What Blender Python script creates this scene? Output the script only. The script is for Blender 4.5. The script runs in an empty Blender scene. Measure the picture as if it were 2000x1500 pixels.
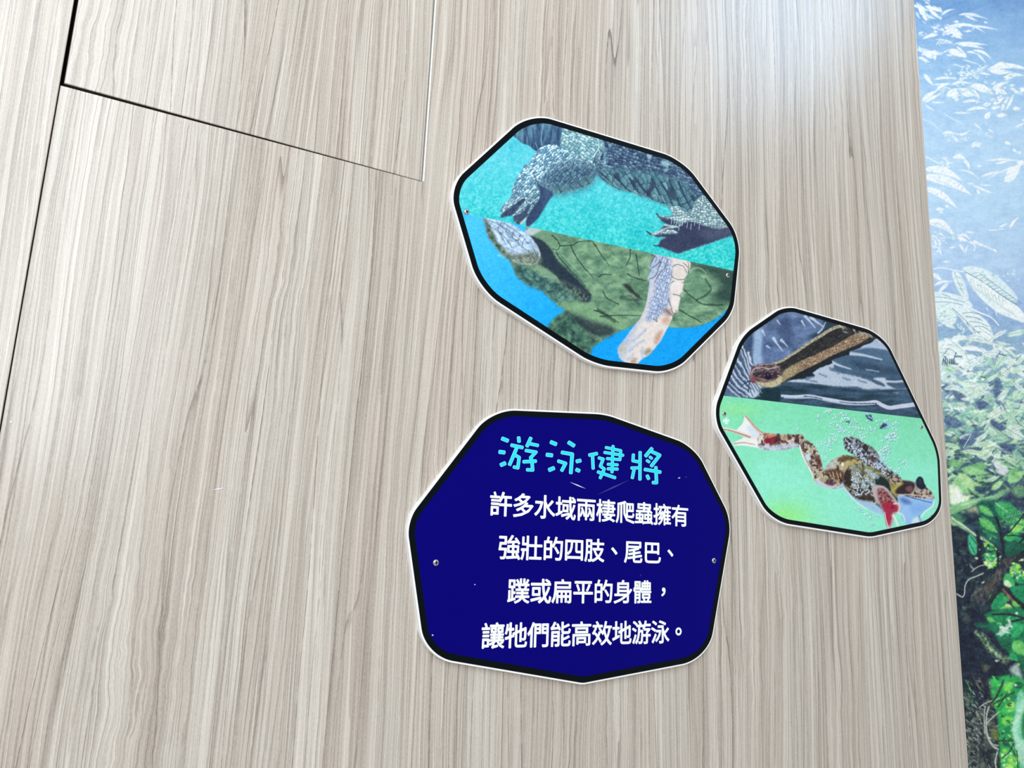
import bpy, math, random
import numpy as np
from mathutils import Matrix, Vector
S = bpy.context.scene
COL = S.collection
# ---------------------------------------------------------------- camera
# The photograph's vanishing points (uprights and level lines of the wall)
# give the lens and the turn of the camera.  The wall is the plane y = 0,
# x runs right along it, z is up; the camera stands in front at y = -D.
D = 0.75; CH = 1.45
_c = np.array([1000., 750.]); _v = np.array([1310., -6700.]); _hh = np.array([3900., 1175.])
F = math.sqrt(-float(np.dot(_v-_c, _hh-_c)))
_n = lambda v: v/np.linalg.norm(v)
hx = _n(np.array([*(_hh-_c), F])); vz = _n(np.array([*(_v-_c), F])); yy = np.cross(vz, hx)
R = np.array([hx, yy, vz])
def at(px, py, t=0.):
    """point of the wall (or of the plane t metres in front of it) as x, z"""
    d = R@np.array([px-1000., py-750., F]); s = (D-t)/d[1]
    return float(d[0]*s), float(d[2]*s+CH)
def pix(x, z, t=0.):
    w = np.stack([np.asarray(x, float), np.full(np.shape(x), D-t), np.asarray(z, float)-CH], -1)@R
    return w[..., 0]/w[..., 2]*F+1000, w[..., 1]/w[..., 2]*F+750
cam_d = bpy.data.cameras.new('camera'); cam = bpy.data.objects.new('camera', cam_d); COL.objects.link(cam)
cam_d.sensor_width = 36; cam_d.lens = F/2000*36; cam_d.clip_start = 0.01
M = Matrix.Identity(4)
for r in range(3):
    M[r][0] = R[r][0]; M[r][1] = -R[r][1]; M[r][2] = -R[r][2]
M[1][3] = -D; M[2][3] = CH
cam.matrix_world = M
S.camera = cam
# ---------------------------------------------------------------- light
w = bpy.data.worlds.new('room_light'); S.world = w; w.use_nodes = True
w.node_tree.nodes['Background'].inputs[0].default_value = (1.0, 1.0, 0.99, 1)
w.node_tree.nodes['Background'].inputs[1].default_value = 0.54
def area(name, loc, target, sx, sy, power, color):
    d = bpy.data.lights.new(name, 'AREA'); d.shape = 'RECTANGLE'; d.size = sx; d.size_y = sy; d.energy = power; d.color = color
    o = bpy.data.objects.new(name, d); COL.objects.link(o); o.location = loc
    o.rotation_euler = (Vector(target)-Vector(loc)).to_track_quat('-Z', 'Y').to_euler(); return o
area('window_light', (-1.05, -2.1, CH+1.4), (-0.75, 0, CH+.9), 2.3, 2.4, 78, (0.86, 0.93, 1.0))
sky = area('skylight', (0, 0, 0), (0, 1, 0), 2.0, 1.1, 40, (0.44, 0.70, 1.0))
_a = Vector((0.63, 0, 0.777)); _z = Vector((0, -1, 0)); _b = _z.cross(_a)          # a slanting roof window behind the camera, up to the right
sky.matrix_world = Matrix(((_a[0], _b[0], _z[0], 3.72), (_a[1], _b[1], _z[1], -2.5), (_a[2], _b[2], _z[2], CH+3.64), (0, 0, 0, 1)))
area('ceiling_light', (0.9, -1.0, CH+2.3), (0.9, 0, CH), 1.6, 0.6, 5, (1.0, 0.96, 0.90))
S.view_settings.view_transform = 'Standard'; S.view_settings.look = 'None'
S.view_settings.exposure = 0.0; S.view_settings.gamma = 1; S.view_settings.use_curve_mapping = False
# ---------------------------------------------------------------- flat prints
# The printed pictures on the boards and on the mural are flat ink: they are
# computed here, shape by shape, as colours for the vertices of a fine grid.
import numpy as np
def _h(i, j, s):
    v = np.sin(i*127.1+j*311.7+s*74.7)*43758.5453
    return v-np.floor(v)
def vnoise(x, y, s):
    i = np.floor(x); j = np.floor(y); u = x-i; v = y-j
    u = u*u*(3-2*u); v = v*v*(3-2*v)
    a = _h(i, j, s); b = _h(i+1, j, s); c = _h(i, j+1, s); d = _h(i+1, j+1, s)
    return (a*(1-u)+b*u)*(1-v)+(c*(1-u)+d*u)*v
def fbm(x, y, s, o=3):
    t = 0; a = 0.5; n = 0
    for k in range(o):
        t = t+a*vnoise(x, y, s+k*7); n += a; a *= .5; x = x*2.03; y = y*2.03
    return t/n
def cells(x, y, s):
    """Voronoi cells: distance to border-like value and a random id."""
    i = np.floor(x); j = np.floor(y)
    f1 = np.full(x.shape, 9.); f2 = f1.copy(); r = np.zeros(x.shape); oy = r.copy()
    for a in (-1, 0, 1):
        for b in (-1, 0, 1):
            ci = i+a; cj = j+b
            px = ci+.15+.7*_h(ci, cj, s); py = cj+.15+.7*_h(ci, cj, s+3)
            d = np.hypot(px-x, py-y); m = d < f1
            f2 = np.where(m, f1, np.minimum(f2, d))
            r = np.where(m, _h(ci, cj, s+5), r); oy = np.where(m, y-py, oy)
            f1 = np.where(m, d, f1)
    return f2-f1, r, oy
def crom(p, closed=True, n=5):
    p = np.asarray(p, float); N = len(p); out = []
    for k in range(N if closed else N-1):
        g = (lambda q: p[q % N]) if closed else (lambda q: p[min(max(q, 0), N-1)])
        a, b, c, d = g(k-1), g(k), g(k+1), g(k+2)
        for t in np.arange(n)/n:
            out.append(.5*((2*b)+(-a+c)*t+(2*a-5*b+4*c-d)*t*t+(-a+3*b-3*c+d)*t**3))
    if not closed: out.append(p[-1])
    return np.array(out)
def sm(x, a, b):
    t = np.clip((x-a)/(b-a), 0, 1); return t*t*(3-2*t)
class Ink:
    def __init__(s, X, Y):
        s.X = X; s.Y = Y; s.C = np.zeros((len(X), 3)); s.bx = (X.min(), X.max(), Y.min(), Y.max())
    def sel(s, p, m):
        a, b = p.min(0)-m, p.max(0)+m
        return np.nonzero((s.X > a[0]) & (s.X < b[0]) & (s.Y > a[1]) & (s.Y < b[1]))[0]
    def poly(s, pts, smooth=True, soft=.8, rough=0, rs=3., seed=1):
        p = np.asarray(pts, float)
        if smooth: p = crom(p, True, 4)
        i = s.sel(p, soft*2+rough*2+1)
        if len(i) == 0: return i, np.zeros(0)
        x = s.X[i]; y = s.Y[i]
        if rough:
            x = x+(fbm(x/rs, y/rs, seed)-.5)*2*rough; y = y+(fbm(x/rs, y/rs, seed+9)-.5)*2*rough
        q = np.roll(p, -1, 0); D = np.full(x.shape, 1e9); ins = np.zeros(x.shape, bool)
        for (ax, ay), (bx, by) in zip(p, q):
            ex, ey = bx-ax, by-ay; L = ex*ex+ey*ey+1e-9
            t = np.clip(((x-ax)*ex+(y-ay)*ey)/L, 0, 1)
            D = np.minimum(D, (x-ax-t*ex)**2+(y-ay-t*ey)**2)
            if ay != by:
                c = ((ay > y) != (by > y)) & (x < (bx-ax)*(y-ay)/(by-ay)+ax); ins ^= c
        D = np.sqrt(D)*np.where(ins, 1, -1)
        return i, np.clip(D/soft*.5+.5, 0, 1)
    def line(s, pts, w, w2=None, smooth=True, soft=.8, rough=0, rs=4., seed=1):
        p = np.asarray(pts, float)
        if smooth and len(p) > 2: p = crom(p, False, 4)
        w2 = w if w2 is None else w2
        i = s.sel(p, max(w, w2)+soft+rough*2)
        if len(i) == 0: return i, np.zeros(0)
        x = s.X[i]; y = s.Y[i]
        if rough:
            x = x+(fbm(x/rs, y/rs, seed)-.5)*2*rough; y = y+(fbm(x/rs, y/rs, seed+9)-.5)*2*rough
        M = np.zeros(x.shape); n = len(p)-1
        for k in range(n):
            ax, ay = p[k]; ex, ey = p[k+1]-p[k]; L = ex*ex+ey*ey+1e-9
            t = np.clip(((x-ax)*ex+(y-ay)*ey)/L, 0, 1)
            ww = (w+(w2-w)*(k+t)/n)/2
            M = np.maximum(M, (ww-np.hypot(x-ax-t*ex, y-ay-t*ey))/soft+.5)
        return i, np.clip(M, 0, 1)
    def put(s, im, col, a=1.):
        i, m = im
        if len(i) == 0: return
        m = (m*a)[:, None]; c = np.asarray(col, float)
        s.C[i] = s.C[i]*(1-m)+c*m
    def fill(s, pts, col, a=1., **k): s.put(s.poly(pts, **k), col, a)
    def stroke(s, pts, w, col, a=1., w2=None, **k): s.put(s.line(pts, w, w2, **k), col, a)
def grain(k, amp, seed=90):
    """the fine unevenness of a printed photograph"""
    X, Y = k.X, k.Y; l = k.C.mean(1)/255
    n = (fbm(X/1.9, Y/1.9, seed, 2)-.5)*2+(fbm(X/6, Y/5, seed+4, 2)-.5)*1.2
    k.C += (n*amp*(.35+l*(1.1-l)*2.2))[:, None]*np.array([1.05, 1, .9]); np.clip(k.C, 0, 255, out=k.C)
def mix(a, b, t):
    t = np.asarray(t)[:, None]; return np.asarray(a, float)*(1-t)+np.asarray(b, float)*t
def Z(ox, oy, k): return lambda *p: [(ox+p[q]/k, oy+p[q+1]/k) for q in range(0, len(p), 2)]
A1 = Z(860, 210, 5); A2 = Z(1100, 230, 5.556); A3 = Z(860, 400, 5); A4 = Z(1100, 470, 5.556)
B5 = Z(1380, 590, 5); B6 = Z(1500, 590, 5.556); B7 = Z(1380, 780, 5.556); B8 = Z(1540, 800, 5.77)
def scaly(k, im, size, seed, lo, hi, ang=0., asp=1., dark=(35, 60, 85), gap=.16, lines=.9, spec=0.):
    i, m = im
    if len(i) == 0: return
    x, y = k.X[i], k.Y[i]; ca, sa = np.cos(ang), np.sin(ang)
    x = x+(fbm(x/9, y/9, seed+40)-.5)*5; y = y+(fbm(x/9, y/9, seed+41)-.5)*5
    u = (x*ca+y*sa)/size/asp; v = (-x*sa+y*ca)/size
    e, r, oy = cells(u, v, seed)
    t = np.clip(.5+(r-.5)*.7-oy*.7+(fbm(x/2.2, y/2.2, seed+2)-.5)*.7, 0, 1)
    c = mix(lo, hi, t); c = mix(c, dark, lines*(1-sm(e, 0, gap*2)))
    if spec: c = mix(c, (235, 250, 250), spec*sm(-oy, .12, .3)*sm(r, .3, .6))
    k.put((i, m), c)
def crocodile(k):
    X, Y = k.X, k.Y
    n = fbm(X/4, Y/4, 3)*.7+fbm(X/1.6, Y/1.6, 5, 2)*.5
    g = np.clip((Y-300)/220, 0, 1)
    base = mix((92, 204, 218), (48, 204, 200), g)
    base = base+((n-.6)*(60+90*g))[:, None]*np.array([1.25, .55, .45])
    base = base+((fbm(X/40, Y/40, 8)-.5)*34)[:, None]*np.array([1, .5, .4])
    k.C[:] = np.clip(base, 0, 255)
    # far flank and belly, dark blue
    im = k.poly(A1(690, 250, 740, 300, 800, 350, 860, 372, 930, 425, 975, 420, 1050, 385, 1180, 400, 1260, 300, 1230, 190, 1050, 120, 900, 100, 760, 170))
    i, m = im; x, y = X[i], Y[i]
    c = mix((38, 62, 98), (96, 140, 162), np.clip(fbm(x/5, y/22, 11)*1.5-.25-.35*sm(y, 262, 292)+.15, 0, 1))
    k.put(im, c)
    for q in (A1(830, 170, 850, 260, 870, 350), A1(960, 160, 975, 260, 960, 330), A1(1090, 180, 1080, 280, 1060, 370), A1(1150, 210, 1140, 300), A1(900, 200, 915, 320, 930, 400)):
        k.stroke(q, 2.6, (30, 52, 86), .6, soft=2)
    for q in (A1(1000, 180, 985, 300, 990, 370), A1(930, 345, 950, 400, 985, 425)): k.stroke(q, 1.4, (150, 195, 205), .6)
    gp = k.poly(A1(1480, 200, 1700, 260, 1720, 640, 1590, 660, 1520, 600, 1460, 480), soft=2)
    scaly(k, gp, 5.5, 19, (58, 88, 112), (150, 190, 196), 1.2, 1.5, dark=(40, 66, 90), lines=.7, spec=.4)
    # big body on the right
    body = A2(370, 215, 425, 300, 420, 400, 375, 500, 350, 560, 390, 640, 500, 722, 600, 775, 720, 800, 850, 850, 960, 888, 1060, 925, 1140, 950, 1200, 990, 1300, 1030, 1390, 1020, 1430, 960, 1470, 900, 1560, 850, 1640, 760, 1400, 500, 1200, 400, 1000, 330, 700, 240, 500, 190)
    im = k.poly(body); scaly(k, im, 6.2, 21, (38, 58, 92), (108, 145, 165), .3, 1.1, dark=(30, 46, 76), lines=.75, spec=.25)
    low = A2(350, 560, 430, 560, 560, 540, 700, 560, 860, 580, 1000, 590, 1150, 640, 1300, 700, 1420, 800, 1440, 900, 1400, 1020, 1300, 1030, 1200, 990, 1060, 925, 960, 888, 850, 850, 720, 800, 600, 775, 500, 722, 390, 640)
    im = k.poly(low, soft=6); scaly(k, im, 9.5, 31, (62, 104, 122), (112, 160, 166), 1.05, 1.9, dark=(34, 58, 80), gap=.1, lines=.7)
    for q in (A2(400, 590, 500, 690, 570, 760), A2(560, 640, 660, 740, 720, 800), A2(720, 660, 790, 770, 850, 850), A2(780, 650, 880, 790, 970, 890), A2(960, 660, 1040, 820, 1090, 920), A2(1060, 700, 1140, 840, 1190, 960), A2(1150, 680, 1230, 850, 1290, 1010), A2(1250, 700, 1330, 880, 1390, 1000)):
        k.stroke(q, 4.2, (32, 54, 74), .8, w2=1.5, soft=1.5)
    for q in (A2(900, 860, 960, 690, 990, 760), A2(1130, 820, 1180, 740, 1220, 900), A2(540, 620, 600, 600, 610, 690), A2(730, 680, 790, 690, 780, 760), A2(870, 780, 930, 800, 950, 870), A2(1380, 850, 1420, 840, 1430, 930)):
        k.fill(q, (38, 50, 76), .75, soft=2)
    for q in (A2(430, 640, 560, 740, 700, 790), A2(700, 760, 830, 830, 950, 880), A2(960, 830, 1050, 860, 1110, 920)):
        k.stroke(q, 2, (150, 205, 190), .45, soft=1.5)
    for q in (A2(910, 410, 960, 400, 950, 450, 920, 450), A2(1060, 470, 1110, 470, 1170, 500, 1120, 530, 1070, 510), A2(1080, 555, 1150, 560, 1110, 575)):
        k.fill(q, (165, 200, 205), .8, soft=2)
    # shoulder, pale bright scales
    sh = A1(1215, 190, 1185, 270, 1170, 390, 1220, 450, 1340, 485, 1470, 545, 1510, 470, 1560, 400, 1600, 420, 1600, 560, 1560, 640, 1610, 560, 1615, 430, 1590, 330, 1540, 280, 1400, 210)
    im = k.poly(sh); scaly(k, im, 5.2, 41, (92, 142, 158), (196, 234, 226), .55, 1.5, dark=(54, 98, 124), lines=.75, spec=.7)
    k.stroke(A1(1538, 300, 1548, 380, 1520, 440, 1470, 500), 1.8, (215, 240, 235), .8)
    k.stroke(A1(1560, 320, 1590, 400, 1600, 500, 1590, 570), 2, (120, 165, 180), .8)
    k.stroke(A1(1380, 480, 1430, 520, 1478, 530, 1470, 550), 3, (225, 245, 240), .9)
    # fore arm and elbow
    arm = A1(985, 385, 1040, 366, 1100, 362, 1180, 388, 1230, 440, 1370, 478, 1470, 540, 1530, 620, 1500, 690, 1430, 765, 1300, 805, 1180, 837, 1090, 832, 1105, 850, 1060, 905, 1020, 960, 990, 1025, 940, 1095, 860, 1160, 835, 1130, 838, 1090, 800, 1140, 750, 1135, 712, 1110, 712, 1060, 660, 1060, 580, 1078, 600, 1030, 585, 1000, 600, 965, 650, 925, 690, 860, 700, 790, 735, 715, 750, 670, 800, 605, 818, 560, 870, 540, 900, 490, 930, 440)
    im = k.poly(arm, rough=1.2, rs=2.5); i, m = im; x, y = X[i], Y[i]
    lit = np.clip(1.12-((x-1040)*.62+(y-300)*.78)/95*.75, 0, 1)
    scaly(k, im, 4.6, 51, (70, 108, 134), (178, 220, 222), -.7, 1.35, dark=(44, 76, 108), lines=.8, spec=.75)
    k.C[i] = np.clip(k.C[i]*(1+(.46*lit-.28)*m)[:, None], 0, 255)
    im = k.poly(A1(1060, 640, 1200, 560, 1360, 560, 1480, 600, 1530, 630, 1500, 690, 1430, 765, 1300, 805, 1180, 837, 1080, 830, 1000, 780), soft=14)
    scaly(k, im, 5.2, 55, (50, 76, 108), (112, 156, 166), -.9, 1.4, dark=(40, 62, 94), lines=.75)
    k.fill(A1(1090, 760, 1300, 740, 1480, 640, 1500, 690, 1430, 765, 1300, 803, 1180, 835, 1090, 830), (92, 140, 140), .45, soft=5)
    for q in (A1(1150, 770, 1180, 830), A1(1260, 760, 1300, 800), A1(1340, 730, 1390, 775), A1(1420, 690, 1450, 745)): k.stroke(q, 3, (44, 74, 92), .7, soft=1.5)
    # dark shadow side of the foot
    k.fill(A1(915, 650, 960, 740, 1020, 790, 1100, 845, 1060, 905, 990, 1025, 940, 1095, 860, 1160, 838, 1130, 860, 1040, 920, 960, 965, 900, 975, 820, 935, 720), (42, 62, 98), .93, soft=2, rough=1)
    k.fill(A1(1010, 800, 1090, 845, 1040, 930, 990, 990, 1000, 900), (70, 98, 130), .4, soft=5)
    k.fill(A1(600, 1040, 650, 1000, 720, 950, 800, 890, 830, 900, 780, 960, 700, 1050, 640, 1065, 590, 1075), (40, 56, 84), .85, soft=2)
    k.fill(A1(715, 1060, 790, 1030, 860, 960, 920, 930, 930, 1000, 850, 1060, 790, 1130, 740, 1130), (46, 62, 90), .8, soft=2)
    for q in (A1(720, 900, 660, 950, 610, 1000), A1(880, 860, 830, 930, 770, 1000, 740, 1030), A1(900, 960, 860, 1030)):
        im = k.line(q, 6.5, 3.5, rough=1.4, rs=2); scaly(k, im, 3, 57, (110, 150, 165), (210, 236, 236), .7, 1.3, spec=.6)
    k.fill(A1(775, 1130, 830, 1080, 838, 1095, 800, 1140), (178, 205, 200), .9)
    # hind foot
    foot = A2(1140, 920, 1185, 962, 1260, 962, 1320, 1025, 1400, 995, 1440, 890, 1540, 840, 1640, 900, 1740, 1040, 1860, 1200, 1860, 1255, 1700, 1320, 1500, 1392, 1330, 1445, 1250, 1472, 1180, 1450, 1100, 1422, 1040, 1392, 985, 1386, 1040, 1366, 1055, 1325, 1095, 1300, 1000, 1292, 940, 1270, 903, 1232, 960, 1250, 1040, 1222, 1090, 1170, 1135, 1152, 1060, 1112, 1030, 1082, 1012, 1045, 1065, 1065, 1185, 1058, 1155, 990)
    im = k.poly(foot, rough=.8, rs=2); scaly(k, im, 4.4, 61, (104, 140, 150), (216, 236, 230), .1, 1.3, dark=(58, 88, 106), spec=.6)
    k.fill(A2(1050, 1100, 1180, 1120, 1250, 1170, 1120, 1175, 1060, 1210, 1120, 1215, 1250, 1190, 1330, 1130, 1440, 1140, 1560, 1180, 1700, 1210, 1810, 1190, 1860, 1255, 1700, 1320, 1500, 1392, 1330, 1445, 1250, 1472, 1180, 1450, 1100, 1422, 1040, 1390, 1060, 1330, 1110, 1300, 1000, 1290, 1050, 1262, 1240, 1255, 1180, 1200), (44, 52, 82), .93, soft=2, rough=1.6, rs=3)
    k.fill(A2(1500, 1230, 1640, 1200, 1810, 1190, 1860, 1255, 1700, 1300, 1560, 1330), (84, 94, 116), .6, soft=7)
    k.fill(A2(1030, 1075, 1110, 1110, 1230, 1135, 1200, 1110, 1090, 1085), (46, 56, 80), .8, soft=1.5)
    for n_, q in enumerate(((1180, 1090), (1230, 1120), (1300, 1100), (1350, 1130), (1390, 1150), (1430, 1110), (1480, 1150), (1260, 1160), (1210, 1090), (1330, 1080))):
        k.stroke(A2(q[0], q[1], q[0]-8, q[1]+62), 1.3, (205, 220, 228), .75)
    for q in (A2(1000, 1260, 1060, 1225, 1150, 1190, 1240, 1185), A2(1100, 1160, 1200, 1180)): k.stroke(q, 3.5, (190, 214, 216), .7, rough=1.4, rs=2)
    for q in (A2(903, 1232, 960, 1272), A2(1012, 1042, 1050, 1085), A2(985, 1386, 1050, 1392)): k.stroke(q, 2.2, (28, 36, 58), .9)
    grain(k, 13)
def turtle(k):
    X, Y = k.X, k.Y
    k.C[:] = mix((70, 192, 248), (4, 158, 236), np.clip((X-930+(Y-440)*.9)/420, 0, 1))+((fbm(X/2, Y/2, 1, 2)-.5)*12)[:, None]
    g = lambda i, s, lo, hi, sx=16, sy=9: mix(lo, hi, np.clip(fbm(X[i]/sx, Y[i]/sy, s, 4)*2.1-.55, 0, 1))
    # small pale fin behind
    k.fill(A3(550, 495, 600, 470, 700, 520, 660, 530, 590, 510), (120, 205, 225), .7, soft=1.5)
    body = A3(690, 540, 722, 640, 740, 690, 800, 740, 860, 785, 940, 810, 1010, 850, 1060, 910, 1110, 940, 1150, 990, 1218, 1030, 1150, 1080, 1095, 1125, 1070, 1180, 1040, 1220, 1100, 1300, 1300, 1450, 1440, 1500, 1480, 1400, 1560, 1340, 1700, 1262, 1830, 1205)+A4(850, 890, 1150, 940, 1300, 945, 1450, 932, 1550, 900, 1650, 850, 1725, 795, 1790, 735, 1900, 650, 1900, 250, 1300, 130, 300, -60)+A3(900, 180, 840, 280, 880, 420)
    im = k.poly(body, soft=1.4, rough=1.2); k.put(im, g(im[0], 70, (84, 122, 98), (138, 176, 138)))
    # left dark flank mottling
    im = k.poly(A3(720, 580, 820, 600, 940, 640, 1080, 700, 1180, 760, 1300, 860, 1440, 930, 1320, 960, 1190, 990, 1110, 940, 1010, 850, 860, 785, 760, 700), soft=6)
    k.put(im, g(im[0], 73, (42, 72, 74), (104, 150, 132), 7, 5))
    for q in (A3(820, 640, 900, 720, 1000, 800, 1080, 880), A3(900, 640, 1010, 740, 1130, 820), A3(800, 650, 850, 740, 960, 790)): k.stroke(q, 3.5, (42, 86, 96), .6, soft=3, rough=3)
    k.fill(A3(830, 590, 950, 600, 1100, 660, 1180, 720, 1160, 760, 1040, 720, 930, 650), (140, 172, 136), .6, soft=5, rough=3)
    # dark hollow between flipper and shell
    k.fill(A3(840, 290, 940, 318, 1020, 366, 1080, 430, 1150, 545, 1280, 670, 1400, 785, 1475, 890, 1440, 950, 1370, 950, 1330, 870, 1200, 790, 1170, 740, 1080, 650, 1000, 600, 940, 560, 900, 430), (34, 48, 64), .95, soft=2.5, rough=2)
    im = k.poly(A3(1180, 740, 1300, 790, 1440, 880, 1430, 950, 1360, 945, 1280, 880, 1200, 800), soft=5); k.put(im, g(im[0], 75, (40, 50, 50), (110, 140, 122), 4, 4), .8)
    # plastron: lighter zone and seams
    k.fill(A3(980, 245, 1100, 270, 1160, 330, 1150, 420, 1090, 430, 1030, 360, 940, 310, 900, 290), (112, 150, 118), .8, soft=3, rough=1.5)
    k.fill(A3(1200, 940, 1400, 960, 1600, 1020, 1750, 1100, 1850, 1180, 1760, 1215, 1560, 1150, 1400, 1095, 1220, 1035), (126, 168, 124), .75, soft=4, rough=2)
    k.fill(A3(1230, 1050, 1400, 1100, 1560, 1155, 1700, 1215, 1650, 1290, 1480, 1280, 1330, 1170), (40, 52, 60), .8, soft=6, rough=3)
    im = k.poly(A3(1215, 1045, 1290, 1090, 1360, 1190, 1480, 1290, 1560, 1330, 1480, 1400, 1440, 1500, 1300, 1450, 1100, 1300, 1040, 1220, 1080, 1150), soft=4)
    k.put(im, g(im[0], 77, (36, 64, 62), (92, 140, 112), 8, 7), .9)
    for q in (A3(1160, 1190, 1280, 1220, 1290, 1330), A3(1330, 1120, 1420, 1200, 1540, 1260)): k.stroke(q, 7, (30, 52, 58), .55, soft=5, rough=3)
    im = k.poly(A4(1350, 240, 1500, 260, 1900, 320, 1900, 620, 1780, 680, 1640, 600, 1700, 480, 1560, 330, 1420, 290), soft=10)
    k.put(im, (26, 50, 50), .75)
    k.fill(A4(1380, 420, 1480, 400, 1560, 480, 1540, 580, 1440, 600, 1360, 540), (96, 136, 108), .6, soft=9)
    k.stroke(A4(1380, 330, 1420, 302, 1480, 298, 1550, 350), 1.6, (170, 195, 160), .8, soft=1.5)
    for q in (A4(1300, 520, 1380, 600, 1440, 640), A4(1540, 420, 1600, 520, 1540, 600, 1440, 640), A4(1440, 640, 1520, 690, 1720, 700)): k.stroke(q, 3, (30, 54, 50), .7, soft=2.5, rough=1.5)
    dk = (28, 46, 44)
    for q in (A3(1090, 300, 1140, 345, 1166, 400, 1140, 440, 1100, 432), A3(1165, 404, 1290, 392, 1350, 360, 1480, 352), A3(1275, 400, 1320, 500, 1400, 610, 1495, 715), A3(1490, 365, 1560, 470, 1655, 605), A3(1855, 440, 1848, 520, 1812, 600), A3(1590, 850, 1620, 905, 1680, 940, 1745, 972), A3(1828, 675, 1890, 710, 2010, 745), A3(1912, 480, 1925, 580, 1945, 690), A3(1130, 460, 1180, 540, 1290, 660, 1420, 790), A3(1550, 700, 1600, 680, 1670, 680), A3(1500, 1030, 1600, 1060, 1740, 1150), A3(1560, 1090, 1720, 1080, 1960, 1080), A4(1260, 750, 1380, 820, 1500, 885)):
        k.stroke(q, 2.3, dk, .85, w2=1.3, soft=1.2, rough=1)
    for q in (A3(1160, 440, 1250, 560, 1380, 680), A3(1180, 470, 1300, 600, 1400, 740)): k.stroke(q, 1.6, (150, 185, 160), .5, soft=1.5, rough=1)
    k.fill(A3(1780, 780, 1840, 780, 1900, 850, 1960, 910, 1900, 890, 1830, 830), (36, 40, 42), .9, soft=2.5, rough=1.5)
    for q in (A3(1760, 900, 1860, 930, 1960, 920), A3(1540, 1020, 1600, 1070, 1640, 1110), A4(380, 760, 460, 800, 560, 880), A4(640, 590, 760, 620, 820, 690)): k.stroke(q, 5, (38, 62, 56), .6, soft=4, rough=3)
    for s_ in range(26):
        a, b = _h(s_, 1, 5)*1, _h(s_, 2, 5)
        px, py = 1140+a*260, 480+a*40+b*110
        k.stroke([(px, py), (px+10+12*b, py+7+6*a)], 1.6, (150, 186, 150) if s_ % 2 else (52, 84, 70), .35, soft=2, rough=1.5)
    # front flipper
    k.fill(A3(815, 275, 850, 240, 890, 218, 990, 235, 940, 275, 880, 300), (182, 200, 200), .95, soft=2)
    fl = A3(418, 110, 425, 160, 440, 220, 465, 310, 510, 375, 560, 440, 620, 495, 690, 540, 780, 575, 900, 590, 960, 560, 980, 480, 930, 390, 890, 320, 800, 258, 700, 190, 600, 150, 500, 120)
    im = k.poly(fl, soft=1.5, rough=1); i, m = im
    k.put(im, mix((142, 170, 196), (206, 226, 242), np.clip(fbm(X[i]/7, Y[i]/5, 81)*1.8-.4, 0, 1)))
    im = k.poly(A3(418, 110, 425, 160, 440, 220, 465, 310, 510, 375, 560, 440, 620, 495, 690, 540, 600, 400, 560, 370, 540, 310, 500, 240, 470, 180, 440, 130), soft=3, rough=1.5)
    k.put(im, g(im[0], 83, (40, 62, 50), (122, 140, 118), 5, 5), .9)
    im = k.poly(A3(600, 440, 700, 480, 800, 480, 880, 460, 960, 470, 985, 560, 900, 595, 780, 580, 690, 545, 630, 500), soft=5, rough=2)
    k.put(im, g(im[0], 85, (62, 76, 66), (150, 160, 132), 4, 4), .85)
    for q in ((480, 150, 560, 190, 640, 250, 720, 330, 770, 400), (540, 160, 620, 220, 720, 290, 800, 370), (620, 180, 700, 230, 790, 300, 860, 380), (470, 200, 560, 260, 640, 330, 700, 420), (600, 170, 560, 240, 600, 280), (660, 200, 640, 270, 690, 320), (720, 240, 700, 320, 760, 350), (560, 240, 620, 350, 640, 400), (780, 290, 760, 360, 800, 420), (830, 330, 800, 400, 870, 460), (900, 420, 940, 480, 980, 540), (860, 440, 920, 540)):
        k.stroke(A3(*q), 1.5, (62, 86, 118), .65, soft=1, rough=1)
    for q in ((500, 210, 560, 300, 600, 370), (740, 300, 800, 340), (640, 400, 740, 450), (930, 380, 960, 440, 970, 500)): k.stroke(A3(*q), 2, (236, 246, 252), .6, soft=2, rough=1)
    # hind flipper
    fp = A4(1010, 130, 975, 210, 925, 285, 955, 320, 915, 405, 935, 440, 925, 520, 915, 590, 900, 680, 862, 790, 820, 862, 740, 958, 670, 1060, 608, 1130, 588, 1200, 615, 1280, 690, 1330, 790, 1345, 855, 1285, 925, 1245, 1000, 1160, 1062, 1080, 1112, 985, 1135, 945, 1180, 850, 1195, 800, 1245, 765, 1250, 690, 1275, 620, 1262, 590, 1302, 500, 1312, 430, 1345, 360, 1380, 270, 1350, 200, 1200, 150)
    im = k.poly(fp, soft=1.2, rough=.8); i, m = im; x, y = X[i], Y[i]
    ax = (x-(1300-(y-490)*.42)) # across the flipper, left is bluish
    t = sm(ax, -18, 26)+(fbm(x/5, y/5, 91)-.5)*.6
    k.put(im, mix((164, 182, 212), (228, 216, 208), np.clip(t, 0, 1)))
    scaly(k, k.poly(A4(1040, 190, 1160, 200, 1180, 400, 1150, 560, 1140, 700, 1000, 860, 900, 860, 930, 700, 990, 520, 1010, 360), soft=5), 5, 93, (146, 166, 200), (206, 218, 236), -1.2, 1.7, dark=(70, 80, 112), gap=.1, lines=.75)
    ln = (46, 46, 58)
    for q in ((1000, 160, 960, 230, 940, 285), (1080, 180, 1030, 250, 960, 300), (930, 420, 1000, 380, 1030, 300, 1060, 230), (1130, 200, 1100, 300, 1040, 360, 990, 460), (1180, 290, 1230, 260, 1300, 280, 1340, 350), (1180, 340, 1180, 390, 1240, 420, 1310, 420), (1300, 240, 1350, 290, 1360, 350), (1200, 440, 1170, 470, 1150, 540), (1310, 460, 1290, 450), (1190, 580, 1240, 590, 1272, 610), (1140, 620, 1170, 720, 1200, 800, 1230, 750), (1110, 740, 1160, 790, 1190, 820), (1010, 830, 1020, 880, 980, 840), (960, 160, 1010, 180, 1000, 230), (1355, 230, 1362, 300)):
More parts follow.
